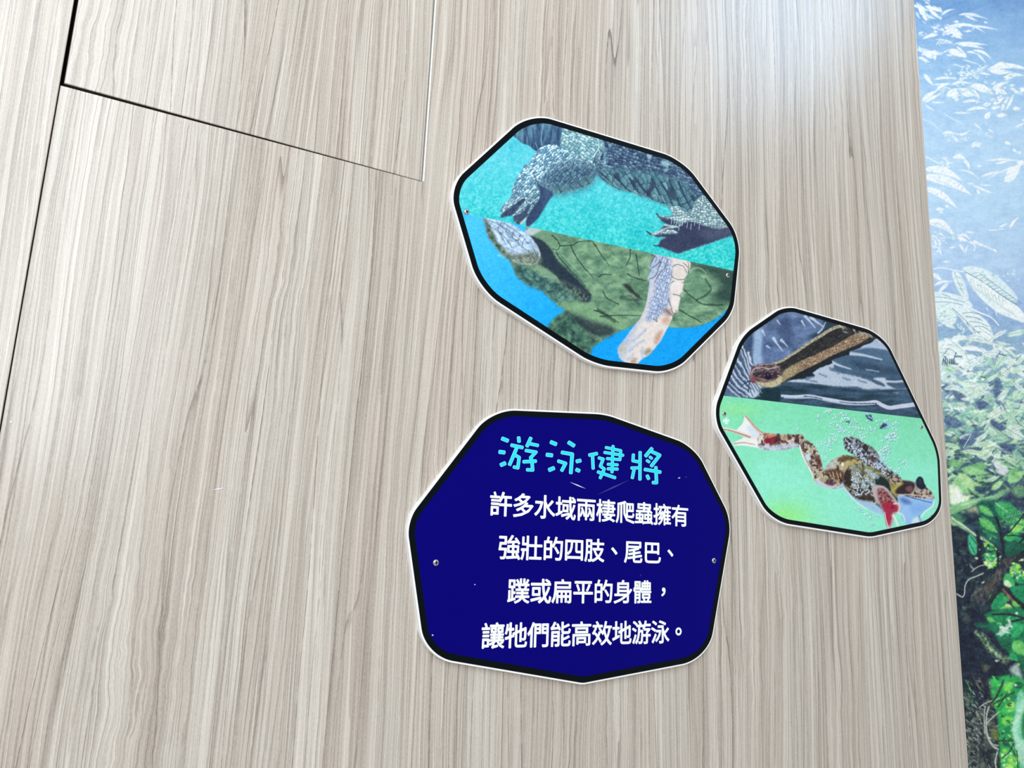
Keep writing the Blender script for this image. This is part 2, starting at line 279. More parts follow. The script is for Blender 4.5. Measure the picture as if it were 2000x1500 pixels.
        k.stroke(A4(*q), 1.5, ln, .6, soft=1.2, rough=1)
    for q, c_ in (((1160, 480, 1220, 440, 1290, 470, 1290, 560, 1220, 570, 1160, 540), (232, 222, 218)), ((1190, 620, 1240, 610, 1265, 640, 1245, 720, 1200, 720, 1175, 670), (235, 224, 220)), ((1190, 340, 1250, 300, 1320, 330, 1310, 400, 1230, 410, 1185, 380), (222, 212, 202))):
        k.fill(A4(*q), c_, .85, soft=2)
    for q, c_ in (((1000, 1030, 1050, 980, 1080, 1000, 1040, 1080, 1000, 1120), (172, 128, 108)), ((880, 1200, 930, 1170, 960, 1200, 910, 1240, 880, 1230), (128, 118, 84)), ((740, 1290, 790, 1280, 780, 1330, 740, 1320), (156, 112, 84)), ((1080, 850, 1130, 820, 1160, 870, 1120, 910, 1080, 890), (198, 150, 128)), ((620, 1150, 660, 1120, 680, 1180, 640, 1230, 610, 1190), (196, 186, 148)), ((1090, 760, 1150, 740, 1180, 800, 1130, 810), (120, 96, 96))):
        k.fill(A4(*q), c_, .7, soft=4, rough=2)
    for q in ((740, 1090, 820, 1040, 900, 960), (720, 1200, 800, 1130, 880, 1080), (700, 1290, 760, 1240), (860, 1160, 850, 1220, 860, 1270)): k.stroke(A4(*q), 4, (150, 178, 214), .6, soft=3, rough=2)
    grain(k, 13)
def snake(k):
    X, Y = k.X, k.Y
    t = np.clip(fbm(X/26, Y/14, 2, 4)*1.7-.35, 0, 1)
    k.C[:] = mix((58, 78, 112), (126, 150, 188), t)
    F = lambda f, q, c, a=1, **w: k.fill(f(*q), c, a, **w)
    S = lambda f, q, w_, c, a=1, **w: k.stroke(f(*q), w_, c, a, **w)
    F(B5, (150, 900, 150, 700, 300, 480, 420, 300, 470, 300, 440, 620, 430, 760, 520, 850, 480, 950), (74, 96, 124), .85, soft=8)
    F(B5, (380, 330, 440, 300, 460, 320, 450, 430, 400, 520, 380, 460), (44, 64, 96), .7, soft=6)
    F(B5, (465, 290, 520, 265, 545, 330, 540, 480, 555, 600, 460, 630, 440, 600, 455, 440), (158, 184, 214), .9, soft=3.5)
    F(B5, (560, 440, 700, 480, 800, 470, 700, 580, 560, 600), (84, 108, 150), .6, soft=6)
    F(B5, (740, 120, 800, 130, 820, 220, 850, 330, 780, 380, 720, 260), (52, 68, 104), .6, soft=7)
    F(B5, (1150, 150, 1400, 210, 1370, 250, 1240, 250, 1100, 330, 1010, 340, 1150, 240), (34, 54, 68), .95, soft=4)
    for q, w_ in (((545, 280, 570, 330), 5), ((655, 355, 690, 410, 745, 478), 6), ((730, 372, 755, 395, 790, 435), 6), ((590, 430, 620, 450), 4), ((965, 140, 1000, 180, 1060, 250), 6), ((1020, 150, 1070, 190, 1140, 240), 7), ((930, 185, 960, 240), 4), ((1090, 300, 1130, 260, 1160, 200), 4), ((690, 180, 720, 220), 3), ((640, 130, 700, 110), 4)):
        S(B5, q, w_, (206, 218, 236), .8, w2=1.5, soft=2)
    for n_, q in enumerate(((320, 440, 380, 600, 425, 740), (345, 410, 400, 560, 430, 700), (290, 520, 360, 650, 430, 790), (265, 600, 340, 720, 440, 830), (245, 650, 330, 770, 450, 880), (225, 700, 320, 820, 470, 930), (200, 760, 290, 850, 400, 930), (185, 800, 250, 870, 330, 930), (415, 500, 430, 560, 440, 610))):
        S(B5, q, 2+2.2*(n_ % 3), (214, 224, 236), .85, w2=4, soft=2.6, rough=3, rs=7)
        S(B5, [v+14 if z % 2 == 0 else v-4 for z, v in enumerate(q)], 3, (44, 62, 92), .75, soft=2.4, rough=2.5, rs=7)
    F(B5, (430, 780, 520, 800, 545, 850, 530, 900, 480, 945, 400, 900, 440, 850), (196, 208, 222), .9, soft=3, rough=2)
    for q in ((430, 800, 470, 880), (450, 790, 500, 870), (410, 820, 450, 920), (480, 800, 520, 850)): S(B5, q, 2, (62, 84, 112), .8)
    # water on the right
    F(B5, (740, 790, 1000, 740, 1030, 690, 1220, 570, 1400, 490, 1640, 340, 1760, 330, 2050, 900, 2050, 1150, 100, 1000, 480, 940), (66, 96, 122), 1, soft=2)
    F(B5, (1400, 480, 1650, 345, 1700, 350, 1790, 480, 1700, 470, 1560, 450), (184, 196, 218), .9, soft=3)
    F(B5, (1405, 490, 1560, 455, 1700, 460, 1800, 490, 1850, 590, 1700, 550, 1560, 515), (74, 104, 132), .95, soft=2)
    S(B5, (1410, 505, 1540, 520, 1710, 562), 7, (190, 202, 220), .9, w2=3, soft=2)
    F(B5, (1225, 580, 1330, 550, 1450, 545, 1700, 570, 1860, 620, 1920, 760, 1750, 760, 1620, 740, 1480, 720, 1330, 660), (70, 98, 124), .95, soft=2)
    F(B5, (1400, 580, 1600, 600, 1850, 660, 1880, 710, 1700, 700, 1500, 650), (38, 62, 88), .7, soft=5)
    F(B5, (1480, 700, 1700, 740, 1900, 740, 1930, 790, 1700, 770), (44, 70, 96), .7, soft=4)
    S(B5, (1230, 590, 1300, 620, 1410, 655), 6, (196, 206, 222), .9, w2=2, soft=2)
    S(B5, (1560, 660, 1620, 668, 1680, 680), 2.5, (180, 194, 214), .7, soft=2)
    F(B5, (800, 782, 860, 752, 980, 752, 1060, 722, 1030, 682, 1090, 640, 1220, 590, 1240, 640, 1200, 660, 1300, 690, 1480, 730, 1620, 780, 1740, 838, 1560, 852, 1480, 828, 1300, 825, 1130, 810, 960, 792), (186, 198, 214), .97, soft=2, rough=1.5)
    for q in ((1200, 640, 1290, 690, 1280, 700), (1330, 740, 1400, 760), (1480, 760, 1560, 790), (1100, 700, 1170, 730), (980, 760, 1080, 780)): S(B5, q, 3.5, (98, 122, 148), .7, soft=2, rough=1)
    F(B5, (1630, 745, 1740, 740, 1760, 790, 1850, 850, 1960, 840, 1950, 870, 1800, 850, 1700, 850, 1740, 820, 1680, 780), (196, 206, 220), .95, soft=2)
    S(B5, (1760, 775, 1840, 780, 1960, 770), 5, (200, 210, 224), .9, soft=2)
    F(B5, (1620, 760, 1700, 780, 1740, 815, 1660, 800), (60, 84, 110), .9, soft=2)
    F(B5, (1765, 790, 1850, 790, 1950, 785, 1960, 825, 1850, 825, 1780, 815), (62, 86, 108), .9, soft=2)
    im = k.poly(B5(700, 830, 760, 795, 860, 785, 1050, 800, 1300, 835, 1560, 862, 1750, 862, 2050, 870, 2050, 1180, 400, 980, 500, 930, 530, 860), soft=2)
    i = im[0]; k.put(im, mix((20, 46, 60), (64, 92, 118), np.clip(fbm(X[i]/34, Y[i]/6, 44)*1.6-.4+sm(X[i], 1600, 1800)*.25, 0, 1)))
    F(B5, (520, 850, 600, 835, 700, 840, 720, 900, 700, 980, 500, 950, 470, 945, 520, 900), (14, 44, 54), .95, soft=3)
    for q in ((520, 850, 540, 890), (530, 870, 500, 900), (500, 900, 520, 920)): S(B5, q, 2, (150, 170, 180), .6)
    S(B5, (735, 915, 860, 922, 1000, 915, 1130, 940, 1250, 960, 1400, 985, 1560, 985, 1650, 975, 1720, 1010, 1790, 1032, 1880, 1020, 2030, 1000), 4.6, (206, 212, 230), .95, w2=8.5, soft=1.3)
    S(B5, (760, 932, 900, 938, 1050, 935, 1180, 965, 1350, 995, 1500, 1002, 1640, 995), 3, (176, 188, 206), .9, soft=1.3)
    S(B5, (950, 918, 1040, 925, 1130, 948), 1.6, (26, 44, 56), .9)
    S(B5, (1300, 975, 1450, 990, 1660, 988), 1.6, (26, 44, 56), .9)
    S(B5, (730, 960, 800, 970, 850, 980), 3, (60, 90, 90), .7, soft=2)
    F(B6, (1360, 985, 1420, 975, 1400, 1000), (140, 156, 176), .7, soft=2)
    # snake
    F(B5, (690, 720, 720, 800, 740, 800, 800, 765, 960, 745, 975, 730, 1055, 718, 1030, 690, 1110, 640, 1225, 600, 1220, 565, 1390, 512, 1395, 485, 1500, 450, 1520, 430, 1610, 395, 1660, 345, 1720, 320, 1400, 150, 1330, 235), (20, 30, 38), 1, smooth=False, soft=1.2, rough=1)
    im = k.poly(B5(640, 605, 720, 575, 900, 465, 1080, 345, 1250, 245, 1350, 215, 1700, 300, 1600, 380, 1400, 450, 1200, 545, 1040, 620, 880, 705, 740, 790, 690, 720), soft=1.2)
    scaly(k, im, 4, 101, (24, 26, 32), (66, 64, 60), -.5, 1.4, dark=(16, 20, 28), gap=.1)
    im = k.line(B5(650, 600, 720, 582, 800, 535, 900, 470, 1000, 400, 1100, 340, 1200, 275, 1290, 240, 1350, 232), 4.5, 6.5, rough=.8, rs=2)
    scaly(k, im, 2.6, 103, (146, 138, 112), (226, 218, 186), -.5, 1.2, dark=(96, 88, 72))
    fl = B5(725, 785, 745, 690, 800, 640, 870, 600, 950, 560, 1080, 505, 1200, 450, 1340, 370, 1450, 310, 1570, 290, 1620, 310, 1590, 345, 1500, 400, 1380, 455, 1230, 520, 1080, 600, 920, 680, 800, 745)
    im = k.poly(fl, soft=1.2, rough=.8); scaly(k, im, 2.9, 105, (118, 98, 78), (208, 178, 144), -.5, 1.2, dark=(74, 58, 50), gap=.14)
    k.put(k.poly(B5(730, 785, 740, 690, 830, 630, 900, 640, 850, 700, 790, 750), soft=5), (176, 170, 128), .5)
    for s_ in range(30):
        a = _h(s_, 3, 8); b = _h(s_, 4, 8)
        px, py = 1380+1380/5+a*62, 590+240/5+b*10+a*10
        S(lambda *q: [(q[0], q[1]), (q[2], q[3])], (px-12, py, px-10+2*b, py+3), 2, (150, 160, 150) if s_ % 3 else (206, 210, 200), .55, soft=1)
    im = k.poly(B5(425, 710, 440, 650, 470, 618, 540, 600, 640, 598, 700, 620, 740, 690, 738, 770, 700, 815, 640, 832, 560, 828, 490, 800, 430, 775), soft=1)
    i = im[0]; k.put(im, mix((66, 48, 54), (136, 116, 118), np.clip(fbm(X[i]/4, Y[i]/2.5, 107)*2-.6, 0, 1)))
    S(B5, (440, 690, 470, 650, 540, 640, 620, 650, 690, 630), 3.4, (190, 180, 178), .8, w2=2, soft=1.3, rough=1)
    S(B5, (470, 625, 560, 608, 640, 606), 2.2, (170, 160, 158), .7, soft=1.2)
    S(B5, (440, 730, 520, 745, 570, 760, 640, 760, 700, 730), 3, (150, 118, 116), .8, soft=1.5)
    F(B5, (450, 700, 540, 690, 680, 690, 700, 740, 620, 755, 520, 735, 450, 730), (48, 34, 46), .85, soft=2)
    F(B5, (490, 778, 580, 785, 660, 765, 720, 720, 742, 735, 735, 780, 690, 818, 630, 832, 560, 826, 500, 800), (196, 190, 148), .95, soft=1.5)
    for q in ((560, 780, 570, 815), (620, 775, 630, 815), (670, 755, 690, 800), (520, 775, 525, 805)): S(B5, q, 1.2, (120, 108, 84), .8)
    F(B5, (568, 720, 580, 690, 612, 686, 636, 710, 632, 745, 600, 760, 574, 748), (24, 20, 44), .98)
    F(B5, (590, 705, 600, 700, 606, 712, 596, 716), (120, 120, 150), .8)
    F(B5, (430, 750, 450, 742, 476, 758, 462, 774, 440, 772), (170, 62, 78), .85, soft=1.6)
    F(B5, (424, 705, 440, 690, 452, 705, 440, 725), (150, 120, 112), .9)
    for s_ in range(60):
        a, b = _h(s_, 5, 3), _h(s_, 6, 3); px, py = B5(445+a*270, 615+b*110)[0]
        k.stroke([(px, py), (px+2.5, py-.6)], 1.5, ((176, 158, 158), (52, 38, 44))[s_ % 2], .6, soft=1)
    S(B5, (418, 768, 380, 790, 330, 830), 2.4, (38, 66, 88), .95, w2=1.4)
    S(B5, (425, 770, 412, 820, 408, 880), 2.4, (38, 66, 88), .95, w2=1.4)
    grain(k, 14)
def frog(k):
    X, Y = k.X, k.Y
    y1 = np.exp(-(((X-1535)/50)**2+((Y-1012)/34)**2)); y2 = np.exp(-(((X-1440)/45)**2+((Y-800)/14)**2))
    c = np.zeros((len(X), 3))+(134, 236, 196)
    c = mix((128, 222, 176), (146, 236, 204), np.clip((Y-800)/160+(fbm(X/50, Y/40, 3)-.5)*1.0, 0, 1))
    c = c*(1-y1[:, None]*.85)+np.array((150, 238, 134))*y1[:, None]*.85
    c = c*(1-y2[:, None]*.7)+np.array((146, 228, 152))*y2[:, None]*.7
    k.C[:] = c+((fbm(X/2, Y/2, 6, 2)-.5)*14)[:, None]
    F = lambda f, q, c, a=1, **w: k.fill(f(*q), c, a, **w)
    S = lambda f, q, w_, c, a=1, **w: k.stroke(f(*q), w_, c, a, **w)
    def mot(im, s, lo, hi, dark, sz=6, am=.5):
        i = im[0]
        if len(i) == 0: return
        x, y = X[i], Y[i]; c = mix(lo, hi, np.clip(fbm(x/sz, y/sz, s)*2-.5, 0, 1))
        c = mix(c, dark, sm(fbm(x/sz*1.1+9, y/sz*1.1, s+3), am, am+.1)*.9)
        c = mix(c, (232, 226, 214), sm(fbm(x/1.8, y/1.8, s+5), .66, .76)*.6); k.put(im, c)
    # bubbles behind
    rng = np.random.RandomState(4)
    cl = [(1330, 130, 60, 12), (1210, 220, 40, 6), (1420, 240, 90, 16), (1540, 240, 60, 16), (1620, 230, 40, 4), (1760, 200, 70, 16), (1460, 350, 90, 22), (1620, 310, 60, 10), (1740, 330, 60, 12), (1560, 380, 90, 14), (1350, 420, 80, 8), (1700, 400, 70, 14), (1300, 560, 70, 8), (1470, 160, 50, 8), (1930, 260, 60, 12), (1970, 420, 50, 14), (1950, 550, 60, 18), (1280, 640, 40, 8), (1160, 130, 10, 1), (990, 330, 20, 2), (1340, 500, 90, 10), (1250, 470, 60, 5)]
    cl8 = [(1100, 170, 50, 12), (1225, 150, 30, 8), (1190, 270, 60, 16), (1150, 330, 60, 18), (1110, 450, 40, 16), (1030, 500, 50, 16), (1070, 600, 50, 12), (1130, 680, 60, 14), (1220, 710, 40, 8), (930, 1200, 60, 14), (790, 1130, 40, 8), (920, 1280, 30, 6), (970, 1190, 25, 6), (1320, 610, 50, 8), (1250, 570, 15, 3), (1600, 1190, 20, 4), (920, 1370, 12, 1), (860, 1160, 50, 4)]
    for f, L in ((B7, cl), (B8, cl8)):
        for cx, cy, r, n_ in L:
            for q in range(n_):
                px, py = f(cx+rng.normal(0, r*.55), cy+rng.normal(0, r*.5))[0]
                rad = rng.uniform(.7, 2.4)
                k.stroke([(px, py), (px+.4, py+.3)], rad*2.1, (60, 150, 160) if q % 3 else (50, 100, 150), .5, soft=1)
                k.stroke([(px-.4, py-.5), (px, py-.3)], rad*1.5, (236, 250, 250), .9, soft=1)
    for s_ in range(150):
        px, py = 1560+rng.rand()*180, 830+rng.rand()*80
        k.stroke([(px, py), (px+.3, py)], 1.3, (225, 250, 245), .7, soft=.8)
    for q in (((1030, 210, 1060, 160, 1100, 155, 1110, 190, 1060, 210)), (870, 60, 930, 60, 950, 130, 910, 120, 880, 90), (640, 130, 680, 150, 690, 130)): F(B8, q, (26, 54, 84), .85, soft=1.5, rough=1.5)
    for q in ((860, 40, 900, 60), (900, 80, 940, 100), (1100, 130, 1140, 160), (1120, 190, 1090, 200)): S(B8, q, 3, (150, 200, 240), .8, soft=1.5)
    # foot web and toes
    w_ = (240, 238, 236)
    F(B7, (330, 335, 390, 260, 418, 175, 440, 190, 500, 260, 560, 320, 605, 380, 600, 430, 500, 430, 400, 385), w_, .97, soft=1.2)
    F(B7, (440, 300, 520, 290, 580, 400, 560, 430, 480, 390), (206, 222, 238), .8, soft=4)
    S(B7, (170, 318, 260, 335, 360, 365, 450, 400, 560, 440), 5, (236, 222, 210), .95, w2=10, soft=1.2)
    S(B7, (175, 322, 260, 340, 360, 372, 470, 410), 2.6, (166, 128, 112), .8, w2=4)
    S(B7, (420, 175, 470, 240, 540, 320, 600, 370, 680, 380), 3.6, (214, 186, 164), .95, w2=8, soft=1.2)
    S(B7, (424, 182, 480, 245, 550, 320, 620, 370), 1.7, (170, 124, 104), .8)
    F(B7, (290, 470, 380, 430, 400, 410, 500, 430, 620, 440, 640, 540, 520, 520, 400, 502, 300, 502), w_, .97, soft=1.2)
    S(B7, (300, 482, 400, 470, 520, 490), 3.4, (190, 156, 142), .8, w2=2)
    im = k.poly(B7(560, 400, 600, 370, 740, 375, 900, 380, 1010, 378, 1060, 405, 1020, 510, 960, 515, 880, 540, 760, 550, 620, 545, 560, 500), soft=1.2)
    mot(im, 201, (180, 164, 150), (226, 218, 210), (70, 44, 44))
    F(B7, (560, 500, 700, 500, 860, 490, 990, 470, 1000, 510, 880, 542, 760, 552, 620, 547), (200, 206, 226), .85, soft=3, rough=2)
    F(B7, (620, 440, 680, 410, 750, 400, 760, 460, 720, 480, 640, 475), (130, 28, 44), .95, soft=2, rough=1.5)
    F(B7, (640, 390, 720, 375, 760, 390, 700, 410, 640, 415), (198, 120, 84), .85, soft=2)
    for q in ((760, 380, 800, 380, 790, 460, 740, 470), (870, 385, 910, 385, 920, 430, 880, 430), (960, 400, 1010, 390, 1010, 480, 960, 470), (780, 440, 830, 440, 820, 470)): F(B7, q, (60, 32, 34), .85, soft=1.8, rough=1.5)
    F(B7, (810, 395, 870, 390, 870, 440, 820, 440), (190, 158, 120), .8, soft=2)
    # shank
    im = k.poly(B7(1000, 400, 1030, 385, 1080, 440, 1150, 480, 1200, 550, 1235, 640, 1262, 740, 1290, 790, 1240, 870, 1180, 900, 1150, 820, 1100, 740, 1060, 660, 1030, 580, 1010, 500), soft=1.2)
    mot(im, 205, (150, 138, 120), (208, 198, 176), (66, 42, 44), 5, .5)
    S(B7, (1010, 500, 1035, 590, 1080, 690, 1140, 800, 1180, 900), 3, (240, 240, 236), .9, soft=1.5)
    F(B7, (1075, 600, 1110, 590, 1125, 640, 1100, 670, 1075, 640), (206, 226, 240), .95, soft=1.5)
    F(B7, (1180, 600, 1230, 640, 1250, 720, 1210, 740, 1180, 660), (92, 50, 46), .8, soft=2, rough=1.5)
    # thigh and hip
    im = k.poly(B7(1270, 770, 1320, 700, 1400, 640, 1480, 605, 1580, 620, 1650, 640, 1700, 700, 1700, 800, 1560, 860, 1500, 900, 1480, 950, 1380, 968, 1290, 950, 1200, 915, 1160, 870, 1180, 820), soft=1.2)
    mot(im, 209, (156, 142, 106), (206, 196, 168), (58, 38, 30), 6, .52)
    F(B7, (1270, 770, 1320, 700, 1400, 645, 1430, 690, 1380, 750, 1300, 790), (198, 206, 200), .8, soft=3)
    F(B7, (1200, 860, 1300, 930, 1400, 940, 1490, 900, 1480, 950, 1380, 968, 1290, 950, 1200, 918), (206, 216, 240), .9, soft=3)
    F(B7, (1280, 780, 1400, 750, 1480, 790, 1500, 860, 1400, 870, 1340, 830), (70, 40, 34), .75, soft=2.5, rough=2.5)
    for q in ((1330, 790, 1345, 840), (1370, 790, 1385, 850), (1410, 790, 1430, 850), (1450, 800, 1460, 850)): S(B7, q, 1.8, (214, 178, 130), .8, rough=1)
    F(B7, (1420, 650, 1500, 610, 1640, 635, 1560, 660, 1480, 680, 1440, 680), (84, 62, 34), .8, soft=2, rough=2)
    F(B7, (1460, 700, 1560, 670, 1660, 670, 1660, 760, 1540, 740, 1480, 720), (178, 160, 90), .7, soft=3, rough=2)
    F(B7, (1280, 900, 1390, 890, 1400, 920, 1330, 930), (86, 40, 84), .8, soft=2, rough=1.5)
    F(B7, (1460, 690, 1490, 695, 1485, 725, 1465, 720), (240, 240, 236), .9)
    # upper (far) arm full of bubbles
    im = k.poly(B8(620, 330, 680, 308, 760, 320, 840, 370, 920, 410, 980, 460, 1010, 540, 1080, 620, 1160, 690, 1270, 770, 1200, 860, 1050, 760, 900, 650, 800, 560, 720, 500, 640, 450), soft=1.3)
    mot(im, 213, (96, 104, 110), (176, 190, 200), (40, 32, 36), 4, .48)
    # torso
    im = k.poly(B8(640, 700, 700, 640, 800, 610, 920, 650, 1050, 680, 1180, 740, 1280, 790, 1300, 860, 1260, 1000, 1250, 1080, 1120, 1140, 1000, 1140, 860, 1080, 740, 1000, 660, 920, 620, 860), soft=1.3)
    mot(im, 217, (104, 110, 92), (158, 162, 140), (34, 34, 28), 7, .5)
    F(B8, (700, 650, 780, 640, 820, 700, 800, 800, 740, 820, 700, 760), (170, 174, 160), .7, soft=4)
    F(B8, (640, 700, 700, 680, 700, 780, 690, 860, 640, 850, 630, 760), (40, 30, 26), .9, soft=2.5, rough=2)
    F(B8, (980, 780, 1060, 760, 1150, 840, 1140, 920, 1080, 860, 990, 860), (12, 34, 32), .95, soft=2, rough=1.5)
    F(B8, (1160, 950, 1240, 1000, 1260, 1060, 1230, 1050, 1180, 1010), (20, 26, 32), .9, soft=2)
    F(B8, (810, 900, 940, 940, 960, 1030, 860, 1020, 800, 980), (52, 36, 34), .8, soft=3, rough=3)
    F(B8, (830, 640, 980, 640, 1030, 700, 960, 780, 860, 790), (150, 140, 80), .55, soft=5, rough=3)
    F(B8, (620, 870, 700, 950, 800, 1020, 960, 1050, 1080, 1150, 1060, 1190, 940, 1140, 800, 1060, 700, 990, 640, 920), (168, 200, 232), .95, soft=2.5)
    S(B8, (622, 872, 690, 960, 760, 1040, 880, 1120), 2, (236, 240, 240), .8)
    for s_ in range(230):
        a, b = rng.rand(), rng.rand()
        if s_ < 110: q = B8(640+a*480+b*40, 340+a*330+b*120)[0]
        else: q = B8(700+a*260+b*40, 700+b*270)[0]
        r_ = rng.uniform(.8, 2.3)
        k.stroke([q, (q[0]+.3, q[1])], r_*2, (70, 96, 130), .5, soft=1); k.stroke([(q[0]-.4, q[1]-.4), q], r_*1.3, (234, 244, 252), .9, soft=.9)
    for q in ((870, 680, 940, 720, 1000, 770), (900, 800, 960, 850), (830, 820, 850, 880), (960, 590, 1040, 640), (1000, 500, 1060, 560)): S(B8, q, 7, (184, 214, 242), .6, soft=4, rough=4)
    F(B8, (830, 410, 880, 420, 890, 460, 850, 460), (30, 26, 30), .85, soft=1.5)
    F(B8, (900, 520, 980, 560, 960, 600, 910, 560), (78, 30, 36), .75, soft=2)
    S(B8, (900, 420, 980, 470, 1020, 540), 2.5, (120, 80, 80), .7)
    # head
    im = k.poly(B8(1130, 770, 1220, 750, 1290, 800, 1420, 820, 1480, 850, 1560, 880, 1610, 930, 1638, 1010, 1500, 1010, 1300, 1000, 1220, 980, 1160, 900), soft=1.2)
    mot(im, 221, (150, 128, 112), (206, 190, 170), (54, 36, 38), 5, .5)
    F(B8, (1150, 870, 1180, 830, 1260, 840, 1290, 800, 1300, 860, 1240, 940, 1250, 1000, 1180, 960), (166, 160, 78), .85, soft=3, rough=2)
    F(B8, (1210, 910, 1290, 840, 1400, 830, 1420, 880, 1380, 940, 1300, 955, 1220, 945), (40, 26, 32), .95, soft=2, rough=1)
    F(B8, (1330, 870, 1390, 860, 1400, 910, 1360, 930, 1320, 900), (116, 82, 86), .9, soft=2)
    F(B8, (1290, 800, 1390, 810, 1400, 840, 1300, 840), (54, 36, 42), .8, soft=2)
    F(B8, (1440, 790, 1470, 755, 1510, 770, 1530, 830, 1550, 870, 1520, 900, 1450, 880, 1430, 830), (14, 22, 40), .97, soft=1.2)
    S(B8, (1435, 800, 1440, 860, 1490, 905, 1540, 895), 2, (120, 140, 160), .8)
    F(B8, (1470, 790, 1490, 780, 1500, 830, 1480, 840), (40, 60, 84), .7, soft=1.5)
    F(B8, (1240, 960, 1330, 975, 1500, 1000, 1635, 1005, 1640, 1050, 1600, 1100, 1520, 1150, 1490, 1210, 1520, 1290, 1400, 1310, 1300, 1270, 1250, 1130, 1230, 1040), (150, 194, 240), .97, soft=1.6)
    F(B8, (1380, 1080, 1500, 1060, 1560, 1100, 1490, 1160, 1400, 1160), (120, 166, 228), .6, soft=6)
    F(B8, (1260, 1000, 1340, 1010, 1380, 1060, 1300, 1060), (70, 84, 150), .7, soft=4)
    S(B8, (1330, 975, 1450, 1010, 1610, 1050), 1.6, (60, 74, 120), .9)
    S(B8, (1240, 960, 1400, 960, 1540, 980, 1635, 1000), 2.4, (214, 200, 190), .8, soft=1.5)
    S(B8, (1642, 1020, 1620, 1090, 1540, 1150, 1495, 1210), 2.4, (232, 246, 244), .85)
    S(B8, (1470, 1200, 1480, 1250, 1510, 1290), 3, (110, 140, 130), .8)
    F(B8, (1400, 1240, 1460, 1210, 1480, 1290, 1400, 1300), (222, 240, 240), .8, soft=3)
    # near arm and red hand
    F(B8, (940, 900, 960, 860, 1020, 850, 1100, 880, 1170, 960, 1230, 1040, 1265, 1080, 1255, 1150, 1200, 1180, 1190, 1250, 1150, 1340, 1110, 1330, 1080, 1220, 1075, 1140, 1010, 1060, 960, 980), (190, 176, 176), .98, soft=1.3)
    im = k.poly(B8(1000, 910, 1060, 895, 1120, 940, 1180, 1030, 1140, 1100, 1070, 1120, 1020, 1020), soft=3); mot(im, 225, (130, 60, 66), (176, 120, 116), (70, 22, 34), 3, .5)
    F(B8, (1060, 1060, 1160, 1040, 1220, 1080, 1230, 1140, 1170, 1170, 1160, 1230, 1140, 1310, 1105, 1290, 1085, 1190, 1070, 1120), (168, 24, 60), .9, soft=2.5, rough=2)
    F(B8, (1150, 1090, 1180, 1080, 1190, 1110, 1160, 1120), (110, 12, 54), .8, soft=2)
    S(B8, (1190, 1060, 1240, 1060, 1255, 1100, 1240, 1140), 3, (226, 206, 196), .9)
    S(B8, (1180, 1190, 1210, 1250, 1240, 1330), 4, (226, 240, 226), .9, w2=3)
    S(B8, (1230, 1160, 1290, 1190, 1310, 1260), 4, (216, 226, 232), .85, w2=3)
    S(B8, (1085, 1160, 1100, 1250, 1130, 1340), 2, (232, 220, 220), .8)
    # pale bubble group near the left edge
    for q in ((190, 225, 230, 240), (215, 205, 210, 260), (180, 240, 240, 225), (205, 260, 225, 262)): S(B7, q, 3, (226, 248, 244), .9, soft=1.2)
    grain(k, 8)
M1 = Z(1760, 0, 5); M2 = Z(1760, 300, 5); M3 = Z(1800, 600, 5); M4 = Z(1800, 900, 5); M5 = Z(1800, 1200, 5)
def leaf(k, p, q, w, col, bend=0., a=.95, vein=None, edge=None, soft=1.2, rough=.6):
    p = np.array(p, float); q = np.array(q, float); d = q-p; L = np.hypot(*d)+1e-6; n = np.array([-d[1], d[0]])/L
    T = np.linspace(0, 1, 9); wd = np.sin(np.pi*T**.75)**.9*w/2; mid = [p+d*t+n*bend*np.sin(np.pi*t)*L for t in T]
    pts = [m+n*v for m, v in zip(mid, wd)]+[m-n*v for m, v in list(zip(mid, wd))[::-1][1:-1]]
    if edge is not None: k.put(k.poly([c+(c-mid[4])/(L+1)*3 for c in pts], False, soft*1.6, rough), edge, a*.8)
    k.put(k.poly(pts, False, soft, rough), col, a)
    if vein is not None:
        k.put(k.line(mid, max(.8, w*.06), None, False, 1), vein, .8)
        if w > 12:
            for m, v, t in list(zip(mid, wd, T))[1:-1]:
                for s in (1, -1): k.put(k.line([m, m+n*s*v*.85+d/L*v*.7], 1.1, None, False, .9, .5), vein, .55)
